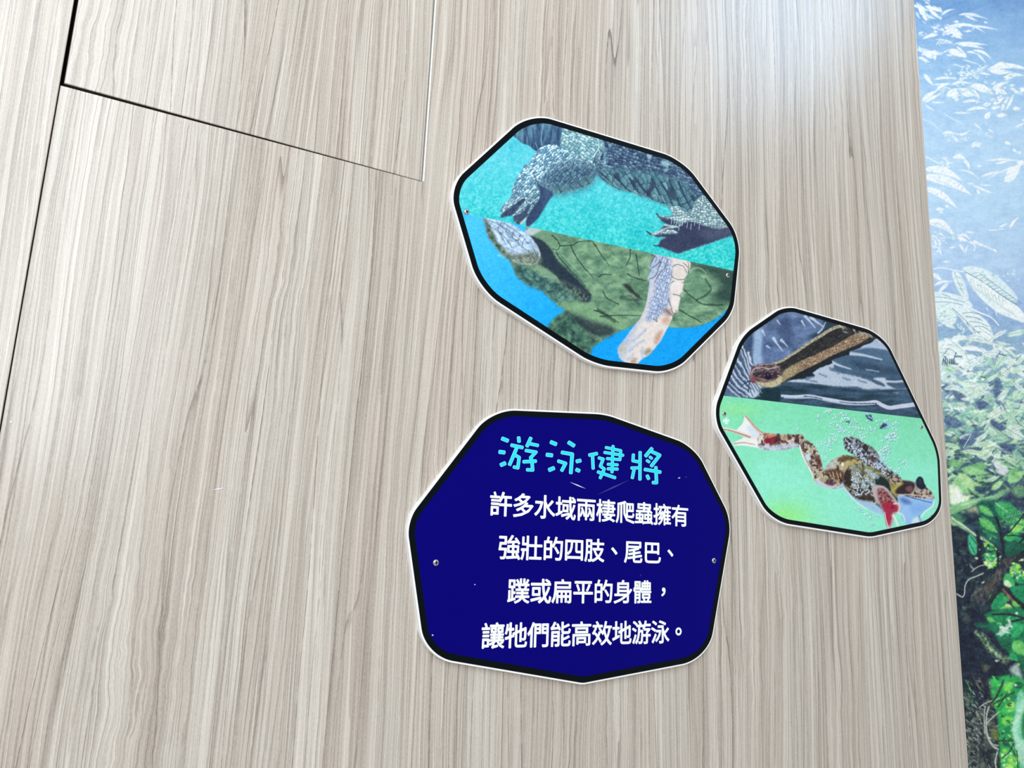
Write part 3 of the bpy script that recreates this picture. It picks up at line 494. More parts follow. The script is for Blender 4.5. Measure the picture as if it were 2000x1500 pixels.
def mural(k):
    X, Y = k.X, k.Y
    ky = [-400, 0, 60, 140, 260, 400, 520, 600, 700, 820, 930, 1020, 1100, 1500, 2200]
    kc = [(96, 140, 200), (116, 162, 212), (140, 182, 224), (160, 200, 235), (186, 218, 244), (188, 220, 244), (184, 212, 240), (158, 188, 226), (146, 180, 200), (124, 164, 164), (66, 106, 100), (34, 62, 82), (22, 40, 62), (26, 48, 52), (24, 46, 46)]
    c = np.stack([np.interp(Y+(fbm(X/40, Y/40, 1)-.5)*40, ky, [v[j] for v in kc]) for j in range(3)], 1)
    c = c+((fbm(X/18, Y/10, 2)-.5)*26)[:, None]*np.array([1, .8, .5])
    k.C[:] = c
    rng = np.random.RandomState(7); W = (253, 254, 254); x0, x1 = k.bx[0], k.bx[1]
    def twig(f, n_, cx, cy, rx, ry, L0, L1, w, cols, a0=-.5, a1=.6, al=.9, **kw):
        for s in range(n_):
            px, py = f(cx+rng.normal(0, rx), cy+rng.normal(0, ry))[0]; a = rng.uniform(a0, a1); L = rng.uniform(L0, L1)
            if rng.rand() < .35: a += np.pi
            leaf(k, (px, py), (px+L*np.cos(a), py+L*np.sin(a)), w*rng.uniform(.5, 1.2), cols[rng.randint(len(cols))], rng.uniform(-.12, .12), al, **kw)
    def wl(f, *qs, col=W, **kw):
        for q in qs: leaf(k, f(q[0], q[1])[0], f(q[2], q[3])[0], q[4]/5, col, q[5] if len(q) > 5 else 0, **kw)
    # faint dark branches high up
    pale = (206, 230, 244)
    for q in ((340, 130, 500, 60, 640, 0), (330, 220, 480, 160, 700, 90, 900, 0), (200, 60, 260, 120, 300, 240)): k.stroke(M1(*q), 3, (96, 142, 196), .4, soft=3, rough=2)
    # top strip: white bamboo-like leaves
    twig(M1, 26, 250, 90, 70, 45, 5, 17, 5, [W, (226, 244, 238)], .1, 1.1)
    wl(M1, (390, 150, 520, 90, 22, -.1), (150, 20, 230, 180, 30), (230, 60, 400, 110, 34), (270, 90, 390, 190, 34), (180, 30, 250, 190, 18), (210, 130, 250, 210, 26, 0))
    wl(M1, (200, 60, 250, 200, 14), (560, 145, 760, 145, 22, -.05), (620, 150, 750, 205, 20), (640, 150, 850, 185, 14, -.05), (810, 212, 845, 225, 14), (440, 270, 700, 245, 22, -.08), (480, 275, 820, 320, 26, -.16), (640, 250, 940, 290, 20, -.03), (430, 300, 605, 350, 66, -.12, ), (500, 330, 600, 375, 40, 0), (210, 380, 360, 340, 30, -.08), (270, 345, 360, 340, 34), (340, 385, 520, 440, 12, -.1), (520, 425, 840, 440, 30, -.03), (560, 440, 810, 475, 30, -.05), (540, 450, 630, 530, 20), (150, 480, 330, 520, 40), (230, 520, 330, 570, 50), (290, 510, 400, 530, 40), (330, 530, 330, 590, 26), (400, 520, 470, 480, 10), (460, 490, 620, 560, 66, -.05), (590, 520, 640, 560, 40), (640, 510, 740, 530, 22, -.1), (700, 490, 880, 575, 30, -.12), (740, 520, 830, 615, 20), (600, 580, 760, 630, 12), (200, 550, 250, 620, 20))
    for s in range(5): wl(M1, (340+s*30, 440-s*4, 390+s*28, 380+s*6, 9))
    twig(M1, 34, 380, 300, 110, 45, 4, 12, 4, [W, pale], -.4, .7)
    twig(M1, 22, 260, 540, 80, 40, 4, 12, 4.5, [W, pale], -.4, .9)
    # big cluster y 120-230
    wl(M1, (840, 680, 1200, 660, 60, -.08), (860, 690, 1090, 700, 50, .04), (1040, 640, 1230, 680, 34, -.05), (760, 680, 850, 640, 16), (760, 710, 880, 730, 20), (920, 640, 1000, 600, 26), (1000, 760, 1200, 740, 40, -.1), (1010, 780, 1120, 730, 30), (220, 720, 310, 830, 40), (320, 775, 520, 765, 24, -.05), (310, 830, 480, 810, 16), (200, 990, 360, 880, 44, -.05), (230, 1000, 420, 890, 30), (340, 890, 480, 820, 36, -.15), (480, 830, 700, 825, 24, -.12), (440, 940, 560, 860, 60, 0), (500, 960, 560, 900, 60), (580, 870, 720, 930, 70, .1), (660, 850, 910, 930, 84, -.1), (690, 870, 760, 980, 30, -.15), (900, 870, 1040, 930, 54, -.1), (890, 870, 1010, 800, 40), (900, 1020, 1010, 950, 44), (980, 1080, 1100, 930, 70, .0), (880, 1060, 970, 1040, 34), (1090, 1060, 1170, 1060, 40), (930, 1130, 1040, 1120, 40), (300, 1000, 430, 1000, 14), (600, 1000, 780, 1000, 26, -.1), (640, 1080, 860, 1070, 30, -.1), (800, 1030, 880, 1010, 40), (820, 1160, 870, 1090, 50), (520, 1100, 680, 1105, 16), (240, 1030, 320, 1080, 12), (1120, 1240, 1210, 1200, 24), (1160, 890, 1210, 860, 50), (1180, 1180, 1220, 1160, 24))
    for q in ((520, 630, 600, 660, 560, 720), (640, 690, 700, 740, 760, 770), (650, 740, 740, 700, 800, 690), (560, 790, 600, 760, 640, 760)): k.stroke(M1(*q), 1.6, W, .9, soft=1.2)
    twig(M1, 40, 660, 710, 90, 40, 3, 10, 4, [W, (220, 242, 236)], -.5, .8)
    twig(M1, 46, 640, 880, 130, 60, 4, 14, 5, [W, (232, 246, 240), (190, 222, 236)], -.6, .8)
    twig(M1, 34, 1020, 880, 110, 90, 4, 14, 5, [W, (206, 232, 234), (170, 206, 226)], -.6, .8)
    k.stroke(M1(1090, 900, 1040, 1000, 1000, 1090), 4, (164, 204, 224), .7, soft=2)
    for q in ((660, 850, 780, 900, 900, 925), (480, 850, 560, 850, 640, 850), (440, 860, 380, 900, 320, 930), (1000, 700, 1100, 690, 1200, 700), (600, 900, 640, 880)): k.stroke(M1(*q), 1.2, (140, 186, 206), .7)
    # scattered below
    for q in ((210, 1165, 300, 1200, 360, 1260), (420, 1110, 500, 1160, 590, 1200), (240, 1020, 280, 1050, 320, 1080)): k.stroke(M1(*q), 1.6, (232, 244, 252), .85, soft=1.3)
    wl(M1, (710, 1200, 790, 1270, 18), (540, 1310, 680, 1265, 22, .15), (400, 1305, 540, 1310, 30, -.1), (500, 1320, 560, 1390, 26), (690, 1400, 780, 1440, 20), (1010, 1385, 1070, 1410, 34), (1090, 1450, 1130, 1490, 30), (1140, 1480, 1170, 1500, 20), (850, 1260, 900, 1290, 14), (740, 1380, 680, 1420, 14))
    twig(M1, 14, 540, 1340, 60, 20, 3, 8, 3.5, [W, pale]); twig(M1, 10, 730, 1410, 40, 15, 3, 8, 3, [W, pale]); twig(M1, 8, 830, 1350, 40, 30, 3, 6, 3, [(222, 238, 250)])
    # y 300-600
    wl(M2, (215, 150, 600, 265, 76, -.1), (200, 220, 690, 405, 92, -.08), (215, 330, 550, 535, 66, -.08), (500, 40, 640, 70, 46, -.2), (610, 60, 670, 155, 34, -.1), (570, 160, 760, 250, 18, -.12), (780, 225, 1000, 180, 26, -.05), (830, 70, 1160, 75, 20, -.05), (920, 100, 1080, 65, 22), (960, 180, 1220, 90, 20), (1010, 280, 1170, 100, 90, .02), (1020, 190, 1200, 90, 34), (1130, 90, 1230, 80, 40), (860, 235, 960, 185, 12), (640, 290, 710, 295, 14), (770, 305, 880, 312, 14), (740, 120, 790, 120, 24), (700, 310, 900, 390, 24), (740, 350, 770, 400, 24), (340, 540, 420, 545, 34), (370, 560, 410, 580, 24), (430, 510, 470, 520, 26), (240, 660, 520, 800, 84, -.14), (540, 810, 680, 850, 26, -.25), (550, 820, 650, 855, 40), (640, 860, 940, 965, 20, -.06), (700, 850, 760, 870, 16), (640, 765, 710, 770, 16), (570, 880, 620, 970, 22), (620, 970, 650, 900, 16), (480, 915, 530, 912, 16), (1060, 730, 1150, 620, 26, -.08), (960, 720, 1040, 680, 18), (410, 1055, 480, 1055, 16), (900, 930, 940, 965, 18))
    for q in ((240, 30, 300, 60, 380, 100), (400, 40, 460, 80, 440, 130), (300, 830, 340, 860, 330, 920), (340, 820, 380, 870, 370, 930, 390, 980), (310, 900, 360, 920, 390, 960), (680, 870, 720, 900, 715, 945), (860, 750, 930, 745, 1000, 735), (310, 1125, 400, 1115, 500, 1135, 640, 1160)): k.stroke(M2(*q), 2, W, .9, soft=1.3, rough=.6)
    twig(M2, 24, 350, 860, 40, 50, 3, 9, 3, [W, (226, 244, 240)], -.8, .9); twig(M2, 12, 430, 100, 40, 25, 3, 8, 3, [W]); twig(M2, 14, 480, 810, 50, 25, 3, 8, 3, [W, (220, 244, 236)])
    for q in ((290, 680, 380, 690, 460, 760), (330, 690, 360, 720), (380, 700, 410, 740), (290, 180, 350, 195), (330, 250, 500, 320)): k.stroke(M2(*q), 1.2, (170, 206, 220), .7)
    vn = (132, 176, 180)
    # the large veined leaf pair y 520-640
    k.fill(M2(600, 1130, 650, 1100, 760, 1110, 880, 1160, 980, 1230, 1090, 1340, 1140, 1420, 1110, 1450, 1010, 1390, 860, 1290, 720, 1190), (236, 248, 250), .95, soft=1.5)
    k.fill(M2(630, 1170, 720, 1190, 860, 1290, 1010, 1400, 1110, 1470, 1180, 1560, 1200, 1650, 1110, 1620, 960, 1560, 850, 1480, 750, 1380, 670, 1270), (250, 254, 252), .97, soft=1.5)
    k.stroke(M2(620, 1155, 800, 1250, 960, 1370, 1130, 1480), 1.6, (120, 146, 150), .85)
    for s in range(12):
        a = s/12; bx, by = 680+a*420, 1190+a*280
        k.stroke(M2(bx, by, bx+60, by-30+20*a, bx+110, by-10+30*a), 1.4, vn, .75, rough=.5); k.stroke(M2(bx-10, by+20, bx+10, by+90, bx+60, by+150), 1.3, (176, 206, 204), .7, rough=.5)
    twig(M2, 26, 880, 1230, 110, 60, 3, 7, 2.2, [(150, 196, 196), W]); twig(M2, 24, 860, 1400, 110, 60, 3, 7, 2, [(190, 216, 210), W])
    k.fill(M2(500, 1150, 560, 1160, 610, 1240, 640, 1330, 660, 1410, 620, 1420, 560, 1340, 510, 1230), (238, 248, 248), .95, soft=1.5)
    for q in ((520, 1160, 560, 1260, 610, 1370), (540, 1200, 590, 1220), (550, 1260, 600, 1280), (570, 1320, 620, 1330)): k.stroke(M2(*q), 1.4, vn, .7, rough=.5)
    wl(M2, (310, 1170, 400, 1240, 44), (320, 1290, 500, 1250, 26, -.1), (360, 1370, 440, 1260, 24), (460, 1260, 400, 1340, 22))
    k.fill(M2(290, 1370, 400, 1350, 540, 1380, 640, 1420, 700, 1490, 600, 1520, 300, 1540), (240, 249, 250), .95, soft=1.5)
    for q in ((330, 1400, 450, 1410, 620, 1450), (330, 1450, 460, 1450, 600, 1480), (400, 1370, 480, 1400)): k.stroke(M2(*q), 1.6, vn, .8, rough=.5)
    twig(M2, 8, 1120, 1210, 30, 30, 3, 8, 3, [W, pale])
    # y 600-900
    k.fill(M3(130, -20, 260, -10, 330, 60, 340, 130, 280, 190, 200, 160, 150, 110), (232, 246, 242), .95, soft=2, rough=2)
    twig(M3, 40, 230, 80, 60, 50, 3, 8, 2.5, [(150, 196, 190), W], -1, 1)
    k.fill(M3(300, 0, 420, 0, 540, 60, 640, 140, 690, 240, 700, 320, 660, 350, 580, 310, 490, 240, 400, 130), (240, 250, 248), .97, soft=1.5)
    for q in ((300, 10, 420, 120, 540, 240, 640, 330), (430, 90, 520, 100, 590, 130), (470, 140, 560, 150, 650, 190), (510, 190, 600, 190, 680, 240), (550, 240, 640, 250, 690, 290), (400, 60, 480, 50, 560, 70), (440, 150, 470, 200), (500, 210, 530, 260)): k.stroke(M3(*q), 1.4, (112, 140, 150), .8, rough=.5)
    k.stroke(M3(440, -10, 560, 50, 680, 100, 755, 180), 3.2, W, .95, w2=2)
    wl(M3, (790, -10, 980, 40, 60, -.1), (880, 20, 1020, 110, 50, -.1), (630, 0, 650, 40, 10), (720, 20, 735, 90, 12))
    k.stroke(M3(300, 330, 420, 310, 560, 330, 700, 360, 820, 400, 915, 480), 4, (226, 240, 218), .9, w2=5, soft=2)
    wl(M3, (700, 360, 725, 440, 20)); twig(M3, 22, 380, 230, 25, 50, 3, 7, 2.2, [W, (200, 228, 230)], .4, 1.8)
    # large pale curved leaves on the left
    k.fill(M3(160, 340, 260, 325, 360, 370, 440, 450, 490, 560, 505, 680, 480, 740, 420, 640, 320, 520, 230, 480, 170, 470), (240, 250, 244), .96, soft=2)
    k.fill(M3(170, 480, 260, 500, 360, 620, 470, 760, 500, 870, 420, 860, 300, 760, 180, 700), (222, 242, 232), .85, soft=3, rough=2)
    k.fill(M3(300, 640, 380, 640, 450, 760, 360, 720), (130, 170, 196), .6, soft=4)
    for q in ((190, 400, 300, 420, 400, 520), (180, 440, 260, 460, 330, 480), (200, 370, 300, 370, 400, 440), (420, 440, 460, 520, 480, 600)): k.stroke(M3(*q), 1.3, vn, .8, rough=.5)
    for s in range(6): k.stroke(M3(215+s*20, 500, 205+s*22, 560+8*(s % 2)), 2, (64, 96, 96), .85)
    k.fill(M3(240, 590, 300, 590, 290, 625, 250, 615), (120, 206, 120), .9, soft=3)
    wl(M3, (380, 400, 620, 440, 50, -.08), (440, 470, 600, 530, 60, 0), (180, 660, 240, 640, 30)); twig(M3, 30, 560, 500, 60, 45, 3, 9, 2.6, [W, (160, 200, 206)], -.6, .9)
    for s in range(420):
        px, py = rng.uniform(1836, 2006), 700+330*rng.rand()**.8; g_ = np.clip((py-720)/260, 0, 1)
        cc = [((244, 252, 250), (120, 176, 120)), ((206, 234, 222), (70, 140, 96)), ((150, 182, 210), (44, 72, 96)), ((226, 244, 230), (168, 214, 140)), ((120, 150, 190), (52, 84, 110))][s % 5]
        cc = mix([cc[0]], [cc[1]], [g_])[0]; a = rng.uniform(-.8, .7)+(np.pi if rng.rand() < .4 else 0); L_ = rng.uniform(9, 34)
        leaf(k, (px, py), (px+L_*np.cos(a), py+L_*np.sin(a)), L_*rng.uniform(.2, .42), cc, rng.uniform(-.12, .12), .85, soft=1.4, rough=1)
    def pl(*qs, cols=((214, 240, 216), (180, 222, 196), (240, 250, 240), (150, 200, 180))):
        for n_, q in enumerate(qs): leaf(k, M3(q[0], q[1])[0], M3(q[2], q[3])[0], q[4]/5, cols[n_ % len(cols)], q[5] if len(q) > 5 else 0, .93, vein=(120, 168, 150) if q[4] > 60 else None, soft=1.6, rough=1)
    pl((720, 600, 840, 440, 80), (620, 450, 720, 620, 50), (730, 700, 900, 560, 90), (720, 620, 760, 720, 90), (860, 640, 1010, 580, 60), (780, 760, 1010, 720, 70, -.05), (500, 720, 640, 640, 50), (540, 700, 720, 730, 90, -.1), (900, 560, 1020, 470, 60), (560, 640, 650, 650, 24), (330, 790, 490, 900, 80, .1), (500, 880, 620, 780, 70), (600, 900, 700, 880, 70), (640, 860, 740, 1010, 80), (740, 900, 860, 790, 70), (860, 930, 930, 800, 70), (900, 900, 1000, 780, 90), (200, 940, 380, 960, 60), (360, 1010, 520, 980, 70), (360, 1080, 640, 1050, 130, -.1), (780, 1020, 930, 980, 90), (780, 1150, 1010, 960, 180, 0), (820, 1180, 1010, 1290, 110), (430, 1210, 570, 1120, 70), (430, 1120, 560, 1140, 60), (340, 1160, 300, 1010, 90), (360, 1280, 620, 1200, 60, .05), (580, 1360, 880, 1280, 90, -.05), (600, 1180, 760, 1240, 70), (520, 1400, 640, 1500, 60), (660, 1420, 880, 1440, 90), (230, 1200, 380, 1240, 70), (240, 1400, 320, 1500, 90), (940, 880, 1010, 860, 60), (250, 880, 330, 860, 40), (880, 1400, 1010, 1500, 60), (700, 1060, 800, 1100, 60))
    twig(M3, 60, 700, 760, 190, 90, 4, 13, 4, [W, (190, 226, 206), (214, 240, 226), (140, 176, 196)], -.9, .9)
    twig(M3, 60, 620, 1060, 220, 110, 4, 13, 4, [W, (160, 206, 170), (204, 234, 206), (90, 120, 150)], -.9, .9)
    twig(M3, 50, 600, 1330, 220, 90, 4, 15, 5, [(210, 236, 204), (130, 180, 140), (64, 92, 120), (90, 140, 110)], -.9, .9)
    twig(M3, 26, 290, 1000, 60, 130, 4, 12, 4, [W, (190, 222, 210), (110, 140, 170)], -.9, .9)
    nv = (70, 92, 134)
    for q in ((220, 1060, 330, 1080, 380, 1160, 240, 1170), (380, 1290, 520, 1210, 620, 1230, 560, 1320, 400, 1370), (740, 700, 790, 780, 730, 890, 700, 800), (500, 940, 600, 920, 640, 960, 560, 990), (300, 800, 420, 860, 460, 930, 340, 900), (680, 1090, 800, 1160, 780, 1200, 680, 1150), (380, 1390, 640, 1370, 700, 1400, 500, 1430), (760, 1330, 900, 1360, 880, 1420, 780, 1400), (210, 760, 290, 770, 260, 830, 200, 800)): k.fill(M3(*q), nv, .75, soft=2.5, rough=3)
    for q in ((410, 1370, 480, 1250), (740, 1150, 740, 1250), (640, 1080, 600, 1200)): k.stroke(M3(*q), 1.6, (200, 220, 210) if q[0] == 410 else (60, 90, 110), .85)
    for s in range(120):
        px, py = rng.uniform(1838, 2008), 640+300*rng.rand(); g_ = np.clip((py-700)/280, 0, 1)
        cc = mix([(250, 254, 252), (222, 244, 232), (236, 248, 244)][s % 3:s % 3+1], [[(196, 232, 180), (150, 206, 150), (214, 236, 206)][s % 3]], [g_])[0]
        a = rng.uniform(-.75, .75)+(np.pi if rng.rand() < .4 else 0); L_ = rng.uniform(16, 46)
        leaf(k, (px, py), (px+L_*np.cos(a), py+L_*np.sin(a)), L_*rng.uniform(.14, .30), cc, rng.uniform(-.16, .16), .88, vein=(120, 160, 150) if L_ > 34 else None, soft=1.3, rough=1)
    for s in range(70):
        px, py = rng.uniform(1840, 2008), 690+330*rng.rand(); a = rng.uniform(-1.2, 1.2); L_ = rng.uniform(5, 20)
        k.stroke([(px, py), (px+L_*np.cos(a), py+L_*np.sin(a))], rng.uniform(1.2, 3.4), (70, 96, 128) if py < 860 else (36, 60, 78), .7, soft=1.5, rough=1)
    # y 900-1200
    def gl(f, cols, *qs, **kw):
        for n_, q in enumerate(qs): leaf(k, f(q[0], q[1])[0], f(q[2], q[3])[0], q[4]/5, cols[n_ % len(cols)], q[5] if len(q) > 5 else 0, .93, vein=kw.get('vein'), soft=1.8, rough=1.2)
    twig(M4, 60, 480, 120, 200, 90, 6, 18, 7, [(150, 206, 130), (96, 156, 120), (190, 226, 170), (60, 96, 110), (44, 70, 96)], -.9, .9)
    gl(M4, [(150, 210, 140), (120, 184, 120), (184, 224, 160)], (380, 80, 660, 120, 90), (260, 20, 400, 30, 80), (360, 120, 520, 300, 110), (300, 200, 480, 330, 90), (640, 60, 480, 40, 60), (680, 280, 800, 200, 60), (840, 200, 1010, 100, 110), (850, 130, 960, 60, 60))
    k.fill(M4(700, 20, 760, 10, 780, 80, 830, 60, 820, 140, 760, 120), (226, 224, 236), .9, soft=2, rough=2)
    k.fill(M4(265, 230, 330, 240, 400, 320, 470, 350, 440, 420, 340, 440, 275, 420, 262, 330), (236, 246, 214), .95, soft=4)
    k.fill(M4(330, 260, 380, 290, 400, 400, 330, 400), (244, 250, 244), .8, soft=4)
    k.stroke(M4(270, 490, 400, 440, 560, 390, 700, 360, 840, 290), 17, (140, 200, 140), .9, w2=7, soft=4, rough=2)
    k.stroke(M4(400, 430, 560, 385, 700, 350), 4, (186, 230, 170), .8, soft=3)
    k.fill(M4(440, 490, 520, 440, 560, 480, 520, 560, 460, 530), (190, 190, 150), .8, soft=3, rough=3)
    k.stroke(M4(270, 560, 400, 640, 520, 720, 640, 780, 740, 880), 11, (150, 190, 140), .85, w2=2, soft=3, rough=1)
    k.stroke(M4(300, 560, 430, 650, 560, 750, 680, 810, 750, 890), 2, (226, 236, 206), .9)
    k.fill(M4(560, 400, 700, 380, 800, 480, 780, 640, 760, 840, 640, 760, 540, 660, 560, 540), (18, 92, 80), .9, soft=5, rough=3)
    k.fill(M4(380, 520, 520, 500, 580, 580, 540, 640, 430, 580), (24, 44, 66), .8, soft=4)
    k.fill(M4(830, 300, 1010, 240, 1020, 460, 900, 440, 800, 380), (44, 56, 84), .8, soft=5)
    k.fill(M4(890, 260, 1010, 250, 1010, 340, 930, 350), (120, 180, 130), .8, soft=4, rough=4)
    gl(M4, [(52, 168, 96), (90, 190, 92), (34, 128, 86)], (720, 410, 1000, 620, 170), (560, 560, 740, 700, 90), (800, 560, 1010, 500, 80), (860, 640, 1010, 700, 70), (560, 440, 700, 540, 70), (600, 680, 740, 760, 60), vein=(150, 220, 150))
    # dark trunk mass on the left
    im = k.poly(M4(280, 640, 340, 650, 460, 720, 560, 800, 600, 1000, 720, 1080, 780, 1120, 740, 1230, 640, 1330, 640, 1600, 330, 1600, 300, 1000, 255, 800, 260, 640), soft=3); i = im[0]
    k.put(im, mix((18, 32, 52), (56, 78, 76), np.clip(fbm(X[i]/9, Y[i]/14, 61, 4)*2-.75, 0, 1)))
    k.fill(M4(460, 720, 530, 760, 540, 900, 500, 920, 460, 860), (70, 196, 140), .9, soft=2)
    for q in ((470, 800, 520, 900), (480, 740, 540, 820)): k.stroke(M4(*q), 1.5, (20, 60, 60), .9)
    k.stroke(M4(545, 700, 570, 860, 560, 1010), 7, (18, 26, 44), .9, soft=2, rough=1)
    gl(M4, [(150, 226, 96), (60, 190, 110), (24, 140, 84), (206, 240, 150)], (600, 800, 740, 880, 70), (600, 920, 740, 960, 80), (620, 860, 700, 830, 50), (600, 960, 700, 1050, 60), (660, 1010, 770, 1000, 60), (700, 870, 730, 950, 30))
    twig(M4, 40, 670, 920, 50, 80, 3, 10, 4, [(150, 230, 120), (30, 120, 80), (230, 250, 210), (20, 70, 60)], -1, 1)
    k.fill(M4(800, 820, 860, 790, 1020, 800, 1020, 930, 940, 960, 860, 960, 820, 900), (10, 92, 70), .97, soft=1.5)
    gl(M4, [(70, 196, 110), (150, 226, 110), (30, 160, 100), (220, 244, 190)], (800, 760, 960, 720, 90), (860, 680, 1010, 640, 80), (900, 740, 1010, 800, 60), (880, 1000, 1010, 960, 60), (820, 1100, 900, 1240, 120), (860, 1040, 1010, 1130, 130), (900, 1100, 1010, 1200, 110), (800, 1180, 880, 1220, 60), (980, 620, 1010, 560, 50), (940, 580, 1000, 600, 40))
    twig(M4, 40, 920, 1110, 60, 70, 4, 12, 5, [(170, 236, 90), (240, 252, 220), (80, 190, 90), (20, 90, 70)], -1, 1)
    k.fill(M4(860, 1240, 940, 1222, 1020, 1225, 1020, 1390, 960, 1370, 900, 1310), (16, 142, 92), .97, soft=1.5)
    k.fill(M4(680, 1420, 720, 1320, 800, 1290, 830, 1380, 800, 1460, 700, 1490), (30, 158, 96), .95, soft=2)
    gl(M4, [(120, 210, 90), (210, 240, 140), (60, 170, 90)], (660, 1360, 740, 1280, 60), (820, 1400, 900, 1480, 60), (800, 1330, 860, 1370, 50), (880, 1380, 980, 1420, 60), (760, 1470, 860, 1420, 50), (900, 1440, 1010, 1500, 70))
    br = (22, 30, 42)
    for q, w_ in (((780, 740, 860, 690, 930, 610, 1000, 520), 3), ((730, 560, 770, 680, 780, 760, 800, 850, 800, 960), 5), ((740, 880, 750, 980, 735, 1080), 4), ((820, 730, 930, 730, 1010, 760), 2), ((960, 800, 1010, 740), 4), ((800, 980, 900, 960, 1010, 900), 12), ((920, 985, 1010, 1000), 6), ((760, 1230, 700, 1330, 640, 1400), 9), ((800, 1240, 900, 1340, 1010, 1430), 7), ((640, 1460, 760, 1480, 1010, 1510), 6), ((600, 880, 660, 820), 2)): k.stroke(M4(*q), w_, br, .92, soft=1.5, rough=1)
    im = k.line(M4(560, 1330, 660, 1240, 760, 1110, 830, 990, 900, 950), 30, 10, rough=3, soft=3); i = im[0]
    k.put(im, mix((36, 44, 56), (120, 116, 104), np.clip(fbm(X[i]/7, Y[i]/9, 65, 4)*2-.7, 0, 1)), .9)
    k.fill(M4(640, 1240, 720, 1160, 700, 1240, 640, 1310), (120, 110, 90), .6, soft=5)
    for q, w_ in (((345, 1300, 400, 1330, 420, 1290, 425, 1220, 460, 1160, 530, 1130, 600, 1100), 2.6), ((490, 1080, 560, 1030, 650, 1010, 720, 985), 1.8), ((480, 1030, 510, 1060), 2)): k.stroke(M4(*q), w_, (196, 200, 190), .85)
    k.fill(M4(400, 1430, 430, 1440, 450, 1500, 410, 1490), (190, 200, 150), .8, soft=3)
    k.stroke(M4(800, 1260, 840, 1310, 890, 1370), 5, (150, 110, 80), .8, soft=2, rough=2)
    twig(M4, 30, 480, 1050, 90, 120, 2, 7, 2.2, [(90, 110, 100), (130, 150, 150)], -1, 1, .6)
    # y 1200-1500
    k.fill(M5(350, -20, 600, -20, 640, 80, 760, 300, 860, 420, 980, 520, 1020, 670, 900, 660, 700, 620, 560, 590, 400, 600, 340, 400), (18, 30, 52), .95, soft=4)
    k.fill(M5(380, 0, 440, 0, 470, 60, 440, 90, 400, 40), (110, 130, 100), .5, soft=5)
    k.fill(M5(520, 100, 600, 80, 720, 110, 780, 150, 640, 150), (30, 120, 90), .9, soft=5)
    im = k.poly(M5(520, 170, 590, 180, 660, 250, 720, 330, 800, 400, 880, 430, 820, 480, 740, 430, 660, 370, 600, 280), soft=4, rough=3); i = im[0]
    k.put(im, mix((50, 90, 70), (206, 226, 170), np.clip(fbm(X[i]/5, Y[i]/5, 71)*2-.6, 0, 1)), .9)
    k.fill(M5(860, 540, 930, 480, 970, 560, 985, 650, 920, 610), (206, 226, 214), .85, soft=4, rough=2)
    k.fill(M5(600, 480, 660, 500, 640, 560, 600, 540), (110, 110, 80), .7, soft=4)
    k.fill(M5(640, -20, 1030, -20, 1030, 640, 960, 480, 860, 380, 780, 300, 720, 200, 660, 80), (20, 128, 84), .95, soft=3)
    gl(M5, [(28, 150, 92), (44, 176, 104), (16, 100, 72), (120, 210, 110)], (700, 0, 800, 60, 60), (820, 200, 1010, 100, 150), (760, 260, 900, 340, 90), (900, 260, 1010, 400, 130), (860, 60, 1010, 40, 60), (860, 380, 940, 460, 70), (960, 420, 1010, 540, 60), (640, 40, 720, 70, 50))
    twig(M5, 30, 820, 130, 60, 50, 4, 12, 5, [(190, 236, 200), (240, 252, 240), (110, 206, 120), (16, 90, 70)], -1.2, 1)
    k.fill(M5(770, 150, 830, 110, 860, 60, 880, 80, 840, 150, 800, 200, 760, 210), (220, 240, 226), .85, soft=2, rough=2)
    for q in ((700, 0, 860, 0, 1010, 40), (880, 70, 1010, 40)): k.stroke(M5(*q), 4, br, .9, soft=1.5)
    # lower: mossy trunk and bright canopy
    k.fill(M5(660, 630, 1030, 680, 1030, 1560, 740, 1560, 740, 1000, 640, 800), (40, 170, 84), .97, soft=3)
    gl(M5, [(60, 196, 90), (130, 224, 90), (24, 130, 80), (190, 244, 120), (16, 96, 66)], (680, 640, 780, 700, 80), (800, 740, 900, 660, 80), (820, 800, 960, 840, 120), (840, 860, 900, 940, 100), (900, 700, 1010, 680, 70), (760, 960, 900, 920, 70), (780, 1060, 900, 1010, 90), (800, 1120, 900, 1160, 90), (960, 900, 1010, 1100, 120), (780, 1260, 900, 1220, 100), (760, 1380, 880, 1330, 120), (840, 1460, 960, 1400, 110), (960, 760, 1010, 800, 60), (800, 1490, 900, 1500, 90))
    twig(M5, 90, 850, 1050, 90, 260, 4, 13, 5, [(150, 236, 90), (236, 252, 226), (40, 160, 90), (14, 80, 56), (110, 220, 120)], -1.2, 1.2)
    twig(M5, 40, 820, 1400, 90, 90, 4, 12, 5, [(170, 244, 90), (230, 252, 200), (70, 190, 80)], -1.2, 1.2)
    k.fill(M5(940, 770, 1010, 830, 1010, 1560, 930, 1330, 890, 1150, 900, 1050), (150, 226, 190), .85, soft=3, rough=2)
    k.fill(M5(880, 1130, 900, 1050, 980, 850, 1005, 860, 960, 1000, 930, 1120, 960, 1220, 1020, 1290, 1020, 1460, 960, 1440, 920, 1300), (206, 240, 220), .6, soft=3, rough=2)
    k.fill(M5(980, 1000, 1020, 960, 1020, 1200, 980, 1180), (20, 110, 66), .8, soft=3)
    im = k.poly(M5(400, 590, 560, 590, 660, 640, 680, 800, 720, 960, 745, 1120, 760, 1300, 740, 1560, 440, 1560, 420, 1000), soft=3, rough=2); i = im[0]
    k.put(im, mix((26, 36, 48), (112, 118, 104), np.clip(fbm(X[i]/7, Y[i]/9, 75, 4)*2-.75, 0, 1)))
    k.fill(M5(400, 580, 560, 580, 640, 640, 640, 820, 560, 900, 480, 760, 410, 680), (22, 32, 52), .85, soft=5)
